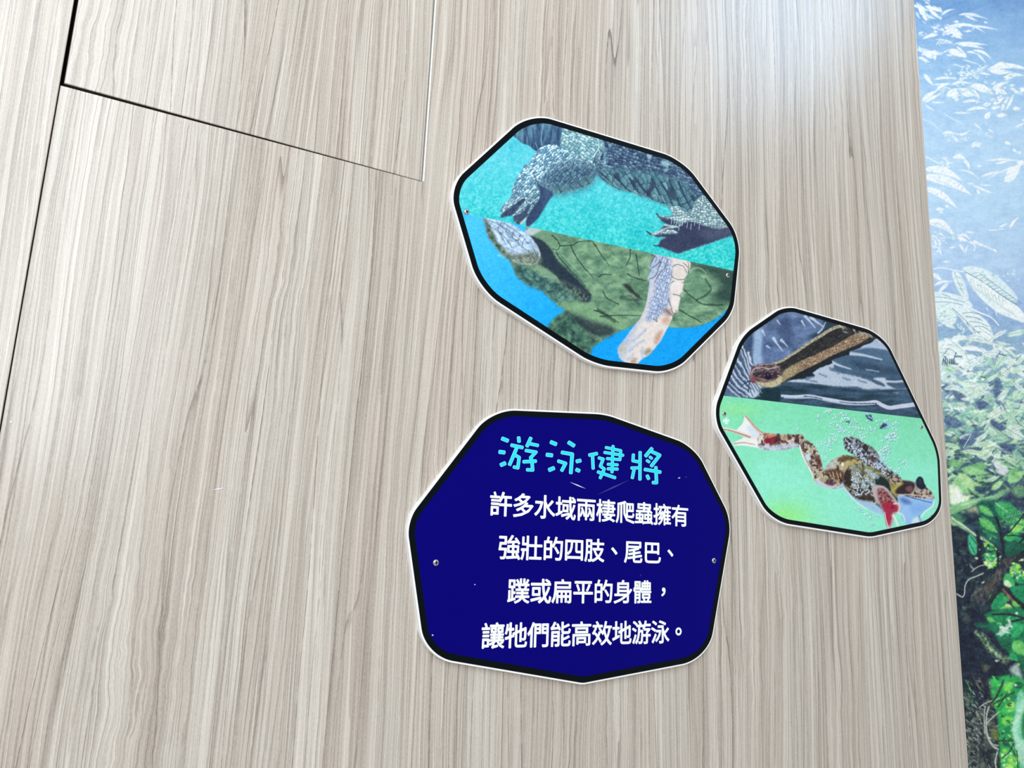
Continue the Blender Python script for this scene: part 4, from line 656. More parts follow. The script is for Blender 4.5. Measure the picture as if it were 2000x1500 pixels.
    for q in ((500, 600, 540, 680, 580, 740), (560, 620, 600, 700), (540, 640, 560, 720)): k.stroke(M5(*q), 2.4, (140, 140, 110), .6, soft=2, rough=1.5)
    for s in range(260):
        px = rng.uniform(405, 720 if s > 120 else 560); py = rng.uniform(640, 1500)
        if px < 400+(py-640)*.05: continue
        if s < 130: px = min(px, 420+(py-620)*.45)
        a = rng.uniform(.2, 1.1); L = rng.uniform(15, 50); cg = (70, 150, 96) if py < 900 and s < 130 else [(150, 160, 146), (200, 206, 196), (90, 110, 90)][s % 3]
        k.stroke(M5(px, py, px+L*np.cos(a), py+L*np.sin(a)), 1.5, cg, .8, w2=.8)
    k.fill(M5(680, 1120, 740, 1130, 750, 1220, 700, 1220), (130, 150, 70), .7, soft=4, rough=2)
    for q, w_ in (((620, 900, 612, 1000, 615, 1100, 620, 1160), 2.4), ((660, 890, 635, 980, 632, 1110, 650, 1200, 690, 1280, 750, 1320), 3.4), ((640, 1060, 700, 1000, 760, 950), 2.2), ((660, 1230, 700, 1270, 750, 1280), 2), ((740, 1340, 720, 1440, 730, 1500), 3), ((560, 910, 640, 860, 760, 820), 2)): k.stroke(M5(*q), w_, (196, 206, 190), .85, soft=1.2)
    for q, w_ in (((640, 900, 720, 820, 780, 700, 800, 640), 4), ((700, 880, 800, 820, 900, 760), 3), ((760, 1230, 900, 1235), 2.5), ((790, 1400, 860, 1340, 900, 1260), 3), ((750, 900, 830, 780), 3), ((780, 1240, 880, 1310, 920, 1400), 2), ((930, 1330, 940, 1500), 2)): k.stroke(M5(*q), w_, (40, 54, 48), .8, soft=1.3)
    # leaf texture: mottling and short veins that follow the foliage
    fol = sm(Y, 560, 760)
    n = (fbm(X/3.2, Y/2.4, 301, 3)-.5)*2; n2 = (fbm(X/9, Y/7, 305, 3)-.5)*2
    k.C += (n*(10+18*fol)+n2*(4+18*fol))[:, None]*np.array([.8, 1, .85])
    wh = sm(k.C.min(1), 205, 240)*(1-fol)
    k.C -= (wh*np.clip(fbm((X+Y)/2.2, (X-Y)/5, 309, 2)-.5, 0, 1)*130)[:, None]*np.array([1, .5, .35])
    k.C[:] = np.clip(k.C, 0, 255)
# ---------------------------------------------------------------- helpers
def lin(c): return [((v/255)/12.92 if v/255 <= .04045 else ((v/255+.055)/1.055)**2.4) for v in c]
def mat(name, rgb, rough=.4, metal=0., spec=.5):
    m = bpy.data.materials.new(name); m.use_nodes = True; b = m.node_tree.nodes['Principled BSDF']
    b.inputs['Base Color'].default_value = (*lin(rgb), 1); b.inputs['Roughness'].default_value = rough
    b.inputs['Metallic'].default_value = metal; b.inputs['Specular IOR Level'].default_value = spec
    return m
def N(m, t, **k):
    n = m.node_tree.nodes.new(t)
    for a, b in k.items(): setattr(n, a, b)
    return n
def L(m, a, b): m.node_tree.links.new(a, b)
def fine(m, amt=.04, sc=900., bump=.02):
    """a little uneven colour and relief so that no surface is perfectly even"""
    b = m.node_tree.nodes['Principled BSDF']; tc = N(m, 'ShaderNodeTexCoord'); n = N(m, 'ShaderNodeTexNoise')
    n.inputs['Scale'].default_value = sc; L(m, tc.outputs['Object'], n.inputs['Vector'])
    bp = N(m, 'ShaderNodeBump'); bp.inputs['Strength'].default_value = bump; bp.inputs['Distance'].default_value = .001
    L(m, n.outputs['Fac'], bp.inputs['Height']); L(m, bp.outputs['Normal'], b.inputs['Normal'])
    n2 = N(m, 'ShaderNodeTexNoise'); n2.inputs['Scale'].default_value = 14; L(m, tc.outputs['Object'], n2.inputs['Vector'])
    mr = N(m, 'ShaderNodeMapRange'); mr.inputs['To Min'].default_value = b.inputs['Roughness'].default_value-amt; mr.inputs['To Max'].default_value = b.inputs['Roughness'].default_value+amt
    L(m, n2.outputs['Fac'], mr.inputs['Value']); L(m, mr.outputs['Result'], b.inputs['Roughness'])
    return m
def mesh(name, verts, faces, m, parent=None, loc=None, smooth=False):
    me = bpy.data.meshes.new(name); v = np.asarray(verts, float)
    if loc is not None: v = v-np.asarray(loc, float)
    me.from_pydata([tuple(q) for q in v], [], [tuple(f) for f in faces]); me.materials.append(m)
    if smooth: me.polygons.foreach_set('use_smooth', [True]*len(me.polygons))
    o = bpy.data.objects.new(name, me); COL.objects.link(o)
    if loc is not None: o.location = loc
    if parent: o.parent = parent
    return o
def local(name, verts, faces, m, parent, **k):
    """world coordinates in, parented to a thing whose origin is not zero"""
    v = np.asarray(verts, float)-np.array(parent_world(parent)); return mesh(name, v, faces, m, parent, **k)
def parent_world(p):
    l = Vector((0, 0, 0))
    while p: l = l+p.location; p = p.parent
    return l
def thing(name, label, cat, loc, group=None):
    o = bpy.data.objects.new(name, None); COL.objects.link(o); o.location = loc; o.empty_display_size = .05
    o['label'] = label; o['category'] = cat
    if group: o['group'] = group
    return o
# ---------------------------------------------------------------- materials
def wood_material():
    m = bpy.data.materials.new('grey_wood_laminate'); m.use_nodes = True; nt = m.node_tree; b = nt.nodes['Principled BSDF']
    tc = N(m, 'ShaderNodeTexCoord'); sp = N(m, 'ShaderNodeSeparateXYZ'); L(m, tc.outputs['Object'], sp.inputs[0])
    def math_(op, a, c=None, d=None):
        n = N(m, 'ShaderNodeMath', operation=op)
        for i, v in enumerate((a, c, d)):
            if v is None: continue
            if isinstance(v, (int, float)): n.inputs[i].default_value = v
            else: L(m, v, n.inputs[i])
        return n.outputs[0]
    def noise(x, z, sx, sz, det=2., seed=0., rough=.5):
        c = N(m, 'ShaderNodeCombineXYZ'); L(m, math_('MULTIPLY', x, sx), c.inputs[0]); L(m, math_('MULTIPLY', z, sz), c.inputs[1]); c.inputs[2].default_value = seed
        n = N(m, 'ShaderNodeTexNoise'); n.inputs['Scale'].default_value = 1; n.inputs['Detail'].default_value = det; n.inputs['Roughness'].default_value = rough
        L(m, c.outputs[0], n.inputs['Vector']); return n.outputs['Fac']
    def mr(v, a, c, lo=0., hi=1., sm=True):
        n = N(m, 'ShaderNodeMapRange', interpolation_type='SMOOTHSTEP' if sm else 'LINEAR'); L(m, v, n.inputs['Value'])
        for k, q in (('From Min', a), ('From Max', c), ('To Min', lo), ('To Max', hi)): n.inputs[k].default_value = q
        return n.outputs['Result']
    X, Zc = sp.outputs[0], sp.outputs[2]
    patch = mr(noise(X, Zc, 11, 3.6, 1, 3.3), .54, .76)                      # places where the grain swirls
    w1 = math_('MULTIPLY', math_('SUBTRACT', noise(X, Zc, 5, 1.3, 1, 1.), .5), .045)
    w2 = math_('MULTIPLY', math_('SUBTRACT', noise(X, Zc, 26, 11, 2, 2.), .5), math_('ADD', math_('MULTIPLY', patch, .014), .0022))
    w3 = math_('MULTIPLY', math_('SUBTRACT', noise(X, Zc, 90, 55, 1, 5.), .5), math_('ADD', math_('MULTIPLY', patch, .0035), .0006))
    x = math_('ADD', math_('ADD', X, w1), math_('ADD', w2, w3))
    broad = noise(x, Zc, 26, 1.1, 2, 7.)
    mid = noise(x, Zc, 130, 1.8, 2, 11.)
    finen = noise(x, Zc, 620, 6., 2, 13., .6)
    fleck = noise(X, Zc, 1000, 330, 2, 41.)
    def rings(freq, amp, seed, wd, tail):
        """growth lines: sharp dark pores with a softer tail, every line with its own strength and tone"""
        ph = math_('ADD', math_('MULTIPLY', x, freq), math_('MULTIPLY', noise(x, Zc, freq*.22, 1.5, 1, seed), amp))
        fr = math_('FRACT', ph); idn = math_('ADD', math_('FLOOR', ph), seed*13.7)
        wn = N(m, 'ShaderNodeTexWhiteNoise', noise_dimensions='1D'); L(m, idn, wn.inputs['W'])
        sc = N(m, 'ShaderNodeSeparateColor'); L(m, wn.outputs['Color'], sc.inputs[0])
        st = math_('POWER', sc.outputs[0], .9)
        core = math_('MULTIPLY', mr(fr, 0, wd, 1, 0), st); soft = math_('MULTIPLY', mr(fr, 0, tail, 1, 0), sc.outputs[1])
        return core, soft, math_('SUBTRACT', sc.outputs[2], .5)
    brk = mr(noise(X, Zc, 160, 70, 2, 31.), .30, .58, .35, 1)
    brk2 = mr(noise(x, Zc, 50, 2.6, 1, 33.), .34, .60, .1, 1)
    c1, s1_, t1_ = rings(92, 6., 3., .12, .5)
    c2, s2_, t2_ = rings(230, 7., 9., .27, .7)
    c3, s3_, t3_ = rings(560, 8., 15., .5, .8)
    dark_l = math_('MAXIMUM', math_('MULTIPLY', math_('MULTIPLY', c1, brk), .88), math_('MAXIMUM', math_('MULTIPLY', math_('MULTIPLY', c2, brk2), .66), math_('MULTIPLY', math_('MULTIPLY', c3, brk), .42)))
    v = math_('ADD', math_('MULTIPLY', math_('SUBTRACT', broad, .5), .30), math_('MULTIPLY', math_('SUBTRACT', mid, .5), .38))
    v = math_('ADD', v, math_('MULTIPLY', math_('SUBTRACT', finen, .5), .55))
    v = math_('ADD', v, math_('MULTIPLY', math_('SUBTRACT', fleck, .5), .34))
    v = math_('ADD', v, math_('ADD', math_('MULTIPLY', t1_, .08), math_('ADD', math_('MULTIPLY', t2_, .20), math_('MULTIPLY', t3_, .22))))
    v = math_('SUBTRACT', v, math_('ADD', math_('MULTIPLY', s1_, .12), math_('MULTIPLY', s2_, .10)))
    v = math_('ADD', v, .60)
    cr = N(m, 'ShaderNodeValToRGB'); L(m, v, cr.inputs[0]); e = cr.color_ramp.elements
    e[0].position = .15; e[0].color = (*lin(WD0), 1); e[1].position = .95; e[1].color = (*lin(WD2), 1)
    q = cr.color_ramp.elements.new(.52); q.color = (*lin(WD1), 1)
    tint = N(m, 'ShaderNodeMix', data_type='RGBA'); L(m, mr(noise(x, Zc, 18, 1.2, 1, 51.), .42, .66, 0, .5), tint.inputs['Factor'])
    tint.blend_type = 'MULTIPLY'; L(m, cr.outputs[0], tint.inputs['A']); tint.inputs['B'].default_value = (1.0, .96, .945, 1)
    dk = N(m, 'ShaderNodeMix', data_type='RGBA'); L(m, dark_l, dk.inputs['Factor'])
    L(m, tint.outputs['Result'], dk.inputs['A']); dk.inputs['B'].default_value = (*lin((92, 76, 66)), 1)
    L(m, dk.outputs['Result'], b.inputs['Base Color'])
    b.inputs['Specular IOR Level'].default_value = .8
    L(m, mr(mid, .3, .7, .19, .27), b.inputs['Roughness'])
    bp = N(m, 'ShaderNodeBump'); bp.inputs['Strength'].default_value = .16; bp.inputs['Distance'].default_value = .0006
    L(m, v, bp.inputs['Height']); L(m, bp.outputs['Normal'], b.inputs['Normal'])
    return m
WD0, WD1, WD2 = (136, 125, 113), (192, 182, 169), (226, 220, 209)
wood = wood_material()
white = fine(mat('white_board', (252, 252, 252), .35))
black = fine(mat('black_ink', (1, 10, 14), .30, spec=.10), bump=.01)
dark = mat('dark_backing', (38, 28, 26), .8)
pale_edge = fine(mat('pale_panel_edge', (252, 250, 246), .5))
blue = fine(mat('navy_ink', (4, 0, 112), .33, spec=.06), bump=.02)
ink_white = mat('white_ink', (250, 253, 250), .4)
cyan = mat('cyan_ink', (0, 224, 236), .4)
cyan_l = mat('pale_cyan_ink', (150, 240, 252), .4)
steel = fine(mat('screw_steel', (205, 205, 208), .22, 1.), bump=.05)
steel_d = mat('screw_recess', (28, 32, 34), .5, .6)
scr = mat('scratch_white', (225, 225, 240), .6)
scr2 = mat('scratch_faint', (52, 46, 138), .5)
def ink_material(name, rough, bump_scale, bump):
    m = bpy.data.materials.new(name); m.use_nodes = True; b = m.node_tree.nodes['Principled BSDF']
    a = N(m, 'ShaderNodeAttribute', attribute_name='ink'); L(m, a.outputs['Color'], b.inputs['Base Color'])
    b.inputs['Roughness'].default_value = rough; b.inputs['Specular IOR Level'].default_value = .15
    tc = N(m, 'ShaderNodeTexCoord'); n = N(m, 'ShaderNodeTexNoise'); n.inputs['Scale'].default_value = bump_scale; n.inputs['Detail'].default_value = 3
    L(m, tc.outputs['Object'], n.inputs['Vector']); bp = N(m, 'ShaderNodeBump'); bp.inputs['Strength'].default_value = bump; bp.inputs['Distance'].default_value = .001
    L(m, n.outputs['Fac'], bp.inputs['Height']); L(m, bp.outputs['Normal'], b.inputs['Normal'])
    return m
photo_ink = ink_material('photo_print', .34, 500, .03)
mural_ink = ink_material('mural_print', .45, 170, .35)
# ---------------------------------------------------------------- the wall
XL, XM, XR, ZH = -.0756, .2743, 1.1765, CH+.3836
TOP, LEFT, RIGHT = 3.0, -1.4, 2.6
wall = mesh('wall_back', [(LEFT, .022, 0), (RIGHT, .022, 0), (RIGHT, .022, TOP), (LEFT, .022, TOP), (LEFT, .12, 0), (RIGHT, .12, 0), (RIGHT, .12, TOP), (LEFT, .12, TOP)],
            [(0, 1, 2, 3), (5, 4, 7, 6), (4, 0, 3, 7), (1, 5, 6, 2), (3, 2, 6, 7), (4, 5, 1, 0)], dark); wall['kind'] = 'structure'
def slab(name, outline, y0, y1, m, parent, bev=.0006, edge_mat=None):
    """a sheet with the given x, z outline (anticlockwise seen from the room)"""
    o = np.array(outline, float); n = len(o); c = []
    for i in range(n):                                  # mitred inset for the eased edge
        a, b_, d = o[i-1], o[i], o[(i+1) % n]; e1 = (b_-a)/np.linalg.norm(b_-a); e2 = (d-b_)/np.linalg.norm(d-b_)
        n1 = np.array([-e1[1], e1[0]]); n2 = np.array([-e2[1], e2[0]]); q = n1+n2; c.append(b_+q/max(1e-6, 1+n1@n2)*bev)
    loc = np.array([o[:, 0].mean(), y0, o[:, 1].mean()])
    v = [(x, y1, z) for x, z in o]+[(x, y0+bev, z) for x, z in o]+[(x, y0, z) for x, z in c]
    f = [tuple(range(2*n, 3*n))]
    for i in range(n):
        j = (i+1) % n; f += [(i, j, n+j, n+i), (n+i, n+j, 2*n+j, 2*n+i)]
    f.append(tuple(range(n-1, -1, -1)))
    ob = mesh(name, v, f, m, parent, loc=loc)
    if edge_mat:
        ob.data.materials.append(edge_mat)
        for i, p in enumerate(ob.data.polygons):
            if i > 0 and (i-1) % 2 == 0 and i <= 2*n: p.material_index = 1
    return ob
g = .0011
p1 = slab('panel', [(LEFT, 0), (XL-.0004, 0), (XL-.0004, TOP), (LEFT, TOP)], 0, .02, wood, wall, edge_mat=dark)
hz0, hz1 = ZH, ZH+.0025                                 # the joint under the hatch narrows to the right
p2 = slab('panel', [(XL+.0028, hz1+.0006), (XM-.0019, hz0+.0007), (XM-.0019, TOP), (XL+.0028, TOP)], .0012, .02, wood, wall, edge_mat=dark)
p2['label'] = 'recessed upper laminate panel with dark gaps around it'
p3 = slab('panel', [(XL+.0006, 0), (XR, 0), (XR, TOP), (XM+.0002, TOP), (XM+.0002, ZH-.0004), (XL+.0006, ZH-.0004)], 0, .02, wood, wall, edge_mat=pale_edge)
p3['label'] = 'large L-shaped laminate panel that carries the three signs'
band = slab('edge_strip', [(XM-.0008, ZH), (XM+.0006, ZH), (XM+.0006, TOP), (XM-.0008, TOP)], -.0005, .018, pale_edge, wall, bev=.0002)
band['label'] = 'thin pale strip along the upright joint'
def sliver(name, a, b_, w_, t, m, parent):
    (x0, z0), (x1, z1) = at(*a, t), at(*b_, t); d = np.array([x1-x0, z1-z0]); n = np.array([-d[1], d[0]])/np.linalg.norm(d)*w_/2
    p = np.array([x0, z0]); q = np.array([x1, z1]); k = (p+q)/2
    pts = [p, k-n, q, k+n]; pts = [(u[0], -t, u[1]) for u in pts]
    return local(name, pts, [(0, 1, 2, 3)], m, parent)
for a, b_, w_ in (((415, 957), (438, 953), .0016), ((19, 826), (24, 821), .0022)):
    sliver('scratch', a, b_, w_, .0004, scr, wall)
# ---------------------------------------------------------------- prints
def ink_grid(name, xs, zs, y, parent, m, keep=None, ax=None, org=None, painter=None, t=0., where=None):
    """a fine sheet whose vertices carry the printed colours"""
    U, V = np.meshgrid(xs, zs); U = U.ravel(); V = V.ravel()
    if ax is not None: X = org[0]+U*ax[0]-V*ax[1]; Zz = org[1]+U*ax[1]+V*ax[0]
    else: X, Zz = U, V
    nu, nv = len(xs), len(zs)
    idx = np.arange(nu*nv).reshape(nv, nu)
    q = np.stack([idx[:-1, :-1], idx[:-1, 1:], idx[1:, 1:], idx[1:, :-1]], -1).reshape(-1, 4)
    if keep is not None:
        k = keep(X, Zz); q = q[k[q].all(1)]
    used = np.unique(q); rm = np.zeros(nu*nv, int); rm[used] = np.arange(len(used)); q = rm[q]; X = X[used]; Zz = Zz[used]
    px, py = pix(X, Zz, t) if where is None else where(X, Zz); ink = Ink(px, py); painter(ink); c = np.clip(ink.C, 0, 255)/255
    c = np.where(c <= .04045, c/12.92, ((c+.055)/1.055)**2.4)
    me = bpy.data.meshes.new(name); o0 = parent_world(parent) if parent else Vector((0, 0, 0))
    co = np.stack([X-o0[0], np.full(len(X), y-o0[1]), Zz-o0[2]], 1)
    me.vertices.add(len(X)); me.vertices.foreach_set('co', co.ravel())
    me.loops.add(q.size); me.loops.foreach_set('vertex_index', q.ravel())
    me.polygons.add(len(q)); me.polygons.foreach_set('loop_start', np.arange(len(q))*4)
    at_ = me.color_attributes.new('ink', 'FLOAT_COLOR', 'POINT'); at_.data.foreach_set('color', np.concatenate([c, np.ones((len(c), 1))], 1).ravel())
    me.update(calc_edges=True); me.materials.append(m)
    o = bpy.data.objects.new(name, me); COL.objects.link(o)
    if parent: o.parent = parent
    return o
# mural: printed sheet on the wall to the right of the panels, set back a little
T_M = -.008
mx = np.concatenate([np.arange(XR-.006, 1.56, .0012), np.arange(1.56, 2.05, .0034), np.arange(2.05, RIGHT-.01, .006)])
mz = np.concatenate([np.arange(.02, CH-.36, .008), np.arange(CH-.36, CH+1.2, .0012), np.arange(CH+1.2, TOP-.01, .008)])
_e0, _e1 = at(2003, 0, T_M), at(2003, 1500, T_M)
def mural_repeat(X, Zz):
    """the picture goes on beyond its first sheet, the sheets turned edge to edge"""
    xe = np.clip(_e0[0]+(_e1[0]-_e0[0])*(Zz-_e0[1])/(_e1[1]-_e0[1]), XR+.09, 9)-XR
    u = np.mod(np.maximum(X-XR, 0), 2*xe); u = np.where(u > xe, 2*xe-u, u)
    px, py = pix(np.where(X < XR, X, XR+u), Zz, T_M); py = np.abs(py); return px, np.where(py > 1500, 3000-py, py)
mural_o = thing('mural', 'printed forest mural of white and green leaves right of the wood panels', 'mural', (XR-.006, -T_M, 0))
E1 = np.array([XR-.006, .0085, 0]); E2 = np.array([RIGHT-.005, .0215, TOP-.005])
x0, y0, z0 = E1; x1, y1, z1 = E2
local('backing_sheet', [(x0, y0, z0), (x1, y0, z0), (x1, y0, z1), (x0, y0, z1), (x0, y1, z0), (x1, y1, z0), (x1, y1, z1), (x0, y1, z1)],
      [(0, 1, 2, 3), (5, 4, 7, 6), (4, 0, 3, 7), (1, 5, 6, 2), (3, 2, 6, 7), (4, 5, 1, 0)], white, mural_o)
ink_grid('printed_sheet', mx, mz, -T_M, mural_o, mural_ink, painter=mural, t=T_M, where=mural_repeat)
# ---------------------------------------------------------------- the signs
T_S = .0068                                             # board thickness
def rounded(corners, t):
    """corners (px, py, cut) of the printed outline -> dense x, z outline on the front of the board"""
    P = [np.array(c[:2], float) for c in corners]; n = len(P); out = []
    for i, c in enumerate(corners):
        a = P[i-1]-P[i]; b_ = P[(i+1) % n]-P[i]; s = P[i]+a/np.linalg.norm(a)*c[2]; e = P[i]+b_/np.linalg.norm(b_)*c[2]
        for u in np.linspace(0, 1, 13):                 # cubic that hugs the corner like a fillet
            k = .56; c1 = s+(P[i]-s)*k; c2 = e+(P[i]-e)*k
            out.append((1-u)**3*s+3*(1-u)**2*u*c1+3*(1-u)*u*u*c2+u**3*e)
        nx = P[(i+1) % n]; cn = corners[(i+1) % n][2]; e2 = nx+(P[i]-nx)/np.linalg.norm(P[i]-nx)*cn
        for u in (1/3, 2/3): out.append(e+(e2-e)*u)
    w_ = np.array([at(p[0], p[1], t) for p in out])
    if ((w_[:, 0]*np.roll(w_[:, 1], -1)-np.roll(w_[:, 0], -1)*w_[:, 1]).sum()) < 0: w_ = w_[::-1]
    return w_
def offset(o, d):
    e = np.roll(o, -1, 0)-np.roll(o, 1, 0); e /= np.linalg.norm(e, axis=1)[:, None]
    return o+np.stack([e[:, 1], -e[:, 0]], 1)*d
def inside(poly):
    def f(X, Zz):
        r = np.zeros(X.shape, bool)
        for (ax, az), (bx, bz) in zip(poly, np.roll(poly, -1, 0)):
            if az != bz: r ^= ((az > Zz) != (bz > Zz)) & (X < (bx-ax)*(Zz-az)/(bz-az)+ax)
        return r
    return f
def board(t, outline, rim, ring, ring_in=None):
    out = offset(outline, rim); n = len(out); b_ = .0004; inn = offset(out, -b_)
    v = [(x, 0, z) for x, z in out]+[(x, -T_S+b_, z) for x, z in out]+[(x, -T_S, z) for x, z in inn]
    f = [tuple(range(2*n, 3*n)), tuple(range(n-1, -1, -1))]
    for i in range(n):
        j = (i+1) % n; f += [(i, j, n+j, n+i), (n+i, n+j, 2*n+j, 2*n+i)]
    local('backing_board', v, f, white, t)
    y = -T_S-.0003; a = outline; c = offset(outline, -ring) if ring_in is None else ring_in
    v = [(x, y, z) for x, z in a]+[(x, y, z) for x, z in c]+[(x, -T_S+.0001, z) for x, z in a]
    f = []
    for i in range(n):
        j = (i+1) % n; f += [(i, j, n+j, n+i), (2*n+i, 2*n+j, j, i)]
    local('black_border', v, f, black, t)
    return c
def screw(px, py, t, turn=0.):
    x, z = at(px, py, T_S); r = .0034; v = []; f = []; ns = 20
    prof = [(r, 0), (r*.97, .0006), (r*.78, .0012), (r*.42, .0016), (0.0001, .0017)]
    for rr, h in prof:
        for i in range(ns): a = 2*math.pi*i/ns; v.append((x+rr*math.cos(a), -T_S-.0002-h, z+rr*math.sin(a)))
    for k in range(len(prof)-1):
        for i in range(ns): j = (i+1) % ns; f.append((k*ns+i, k*ns+j, (k+1)*ns+j, (k+1)*ns+i))
    s = local('screw', v, f, steel, t, smooth=True)
    v = []; f = []
    for q in range(2):
        a = turn+q*math.pi/2; c, sn = math.cos(a), math.sin(a); l, w_ = r*.62, r*.15; y = -T_S-.0002-.00178
        for u, ww in ((-l, -w_), (l, -w_), (l, w_), (-l, w_)): v.append((x+u*c-ww*sn, y+.0003*(abs(u)/l)*.9, z+u*sn+ww*c))
        for u, ww in ((-l*.3, -w_), (l*.3, -w_), (l*.3, w_), (-l*.3, w_)): v.append((x+u*c-ww*sn, y, z+u*sn+ww*c))
        o = q*8; f += [(o, o+4, o+7, o+3), (o+4, o+5, o+6, o+7), (o+5, o+1, o+2, o+6)]
    d = np.array(v)-np.array(parent_world(t)); me = mesh('cross_slot', d, f, steel_d, s)
def photo_pair(t, outline_in, a, b_, top, bottom, names, step):
    pa, pb = np.array(at(*a, T_S)), np.array(at(*b_, T_S)); ax = (pb-pa)/np.linalg.norm(pb-pa)
    big = offset(outline_in, .0018); rel = big-pa; U = rel@ax; V = rel@np.array([-ax[1], ax[0]])
    us = np.arange(U.min(), U.max()+step, step); k = inside(big)
    ink_grid(names[0], us, np.arange(0, V.max()+step, step), -T_S-.00012, t, photo_ink, k, ax, pa, top, T_S)
    ink_grid(names[1], us, np.arange(V.min(), .5*step, step)-(np.arange(V.min(), .5*step, step)[-1]), -T_S-.00012, t, photo_ink, k, ax, pa, bottom, T_S)
# upper sign: crocodile legs over sea turtle
s1 = [(1034.5, 220.5, 44), (1332.6, 311.6, 40), (1446.7, 464.6, 36), (1431.4, 611.6, 24), (1314, 728.8, 36), (1161, 711.8, 32), (935.5, 565, 48), (876.5, 364.4, 40)]
o1 = rounded(s1, T_S); c1 = o1.mean(0)
t1 = thing('wall_sign', 'eight-sided photo sign of crocodile legs above a sea turtle', 'sign', (c1[0], 0, c1[1]), 'white-edged boards screwed to the wood wall')
in1 = board(t1, o1, .0021, .0068)
photo_pair(t1, in1, (918, 419), (1433, 529), crocodile, turtle, ('crocodile_photo', 'turtle_photo'), .00078)
screw(911, 414, t1, .6); screw(1421, 538, t1, .2)
# right sign: snake over frog
s3 = [(1533.4, 596.6, 23), (1724.5, 651.8, 38), (1834.5, 881, 24), (1840, 1018, 42), (1700, 1048.5, 8), (1506.5, 1018, 36), (1390.3, 813.9, 34), (1449, 655, 24)]
o3 = rounded(s3, T_S); c3 = o3.mean(0)
t3 = thing('wall_sign', 'photo sign of a swimming snake above a diving frog on pale green', 'sign', (c3[0], 0, c3[1]), 'white-edged boards screwed to the wood wall')
in3 = board(t3, o3, .0021, .0058)
photo_pair(t3, in3, (1414, 773), (1780, 815), snake, frog, ('snake_photo', 'frog_photo'), .00088)
screw(1414, 808, t3, .3); screw(1799, 834, t3, .9)
# lower sign: navy text board
s2 = [(961, 800, 46), (1182, 809.6, 18), (1356, 872, 36), (1428.8, 1017.6, 30), (1383, 1287, 52), (1138, 1334, 6), (830.7, 1281.7, 54), (794.2, 1018.4, 32)]
o2 = rounded(s2, T_S); c2 = o2.mean(0)
t2 = thing('wall_sign', 'navy blue text sign with cyan heading and four lines of white Chinese characters', 'sign', (c2[0], 0, c2[1]), 'white-edged boards screwed to the wood wall')
in2 = board(t2, o2, .0019, .0065)
big = offset(in2, .002); local('printed_panel', [(x, -T_S-.00012, z) for x, z in big], [tuple(range(len(big)))], blue, t2)
screw(851, 1099, t2, .1); screw(1394, 1095, t2, .8)
# cyan hand-drawn heading, stroke by stroke (pixel points are turned into places on the board)
def strokes(name, lst, t, y, m, grow=0.):
    v = []; f = []
    def add(pts):
        o = len(v); w_ = [at(p[0], p[1], T_S) for p in pts]; v.extend((x, y-len(f)*.0000012, z) for x, z in w_); f.append(tuple(range(o, o+len(pts))))
    for wd, pts in lst:
        h = wd/2+grow; P = [np.array(p) for p in pts]
        for i in range(len(P)-1):
            d = P[i+1]-P[i]; d = d/np.linalg.norm(d); n = np.array([-d[1], d[0]])
            a = P[i]-d*(grow if i == 0 else 0); b_ = P[i+1]+d*(grow if i == len(P)-2 else 0); r = 1.1+grow
            if i == 0: A = [a+n*(h-r), a+d*r+n*h]; A2_ = [a+d*r-n*h, a-n*(h-r)]
            else: A = [a+n*h]; A2_ = [a-n*h]
            if i == len(P)-2: Bq = [b_-d*r+n*h, b_+n*(h-r), b_-n*(h-r), b_-d*r-n*h]
            else: Bq = [b_+n*h, b_-n*h]
            add(A+Bq+A2_)
            if i > 0: add([P[i]+h*np.array([math.cos(q), math.sin(q)]) for q in np.arange(0, 6.28, .52)])
    # every face towards the room
    return v, f
def heading(chars):
    for z, lst in chars:
        L_ = [(w_, z(*q)) for w_, q in lst]
        v, f = strokes('heading_character', L_, t2, -T_S-.00022, cyan_l, .4); o = local('heading_character', v, f, cyan_l, t2)
        v, f = strokes('fill', L_, t2, -T_S-.00036, cyan, -.5); d = np.array(v)-np.array(parent_world(t2)); mesh('cyan_fill', d, f, cyan, o)
T1 = Z(940, 840, 10); T2 = Z(1130, 850, 10)
you = [(7, (392, 160, 530, 215)), (7, (338, 424, 466, 440)), (7.2, (368, 690, 478, 640)), (6.2, (726, 128, 738, 244)), (6.2, (572, 292, 820, 345)), (6.2, (690, 350, 545, 692)), (5.8, (655, 488, 738, 535, 712, 738, 618, 718)), (6.2, (972, 140, 884, 330)), (5.8, (925, 262, 1120, 304)), (5.8, (852, 396, 1066, 432, 962, 540, 990, 600)), (6, (806, 620, 1080, 606)), (5.8, (986, 600, 1002, 780, 876, 774))]
yong = [(7, (1344, 228, 1472, 282)), (7, (1262, 480, 1396, 496)), (7.2, (1310, 786, 1430, 736)), (7, (1692, 232, 1822, 314)), (6.4, (1556, 434, 1774, 472, 1745, 856)), (6, (1486, 600, 1644, 652, 1562, 806)), (6.6, (1846, 616, 1950, 592)), (6.6, (1842, 766, 1926, 802))]
jian = [(6, (192, 392, 372, 356)), (5.6, (270, 384, 284, 668)), (5.4, (378, 438, 478, 468, 424, 606, 500, 660, 414, 852)), (5.6, (362, 712, 726, 836)), (5.2, (672, 196, 650, 742)), (5, (516, 238, 822, 302, 806, 478, 538, 455)), (5, (488, 334, 884, 396)), (5, (554, 566, 776, 580)), (5.2, (554, 656, 776, 662))]
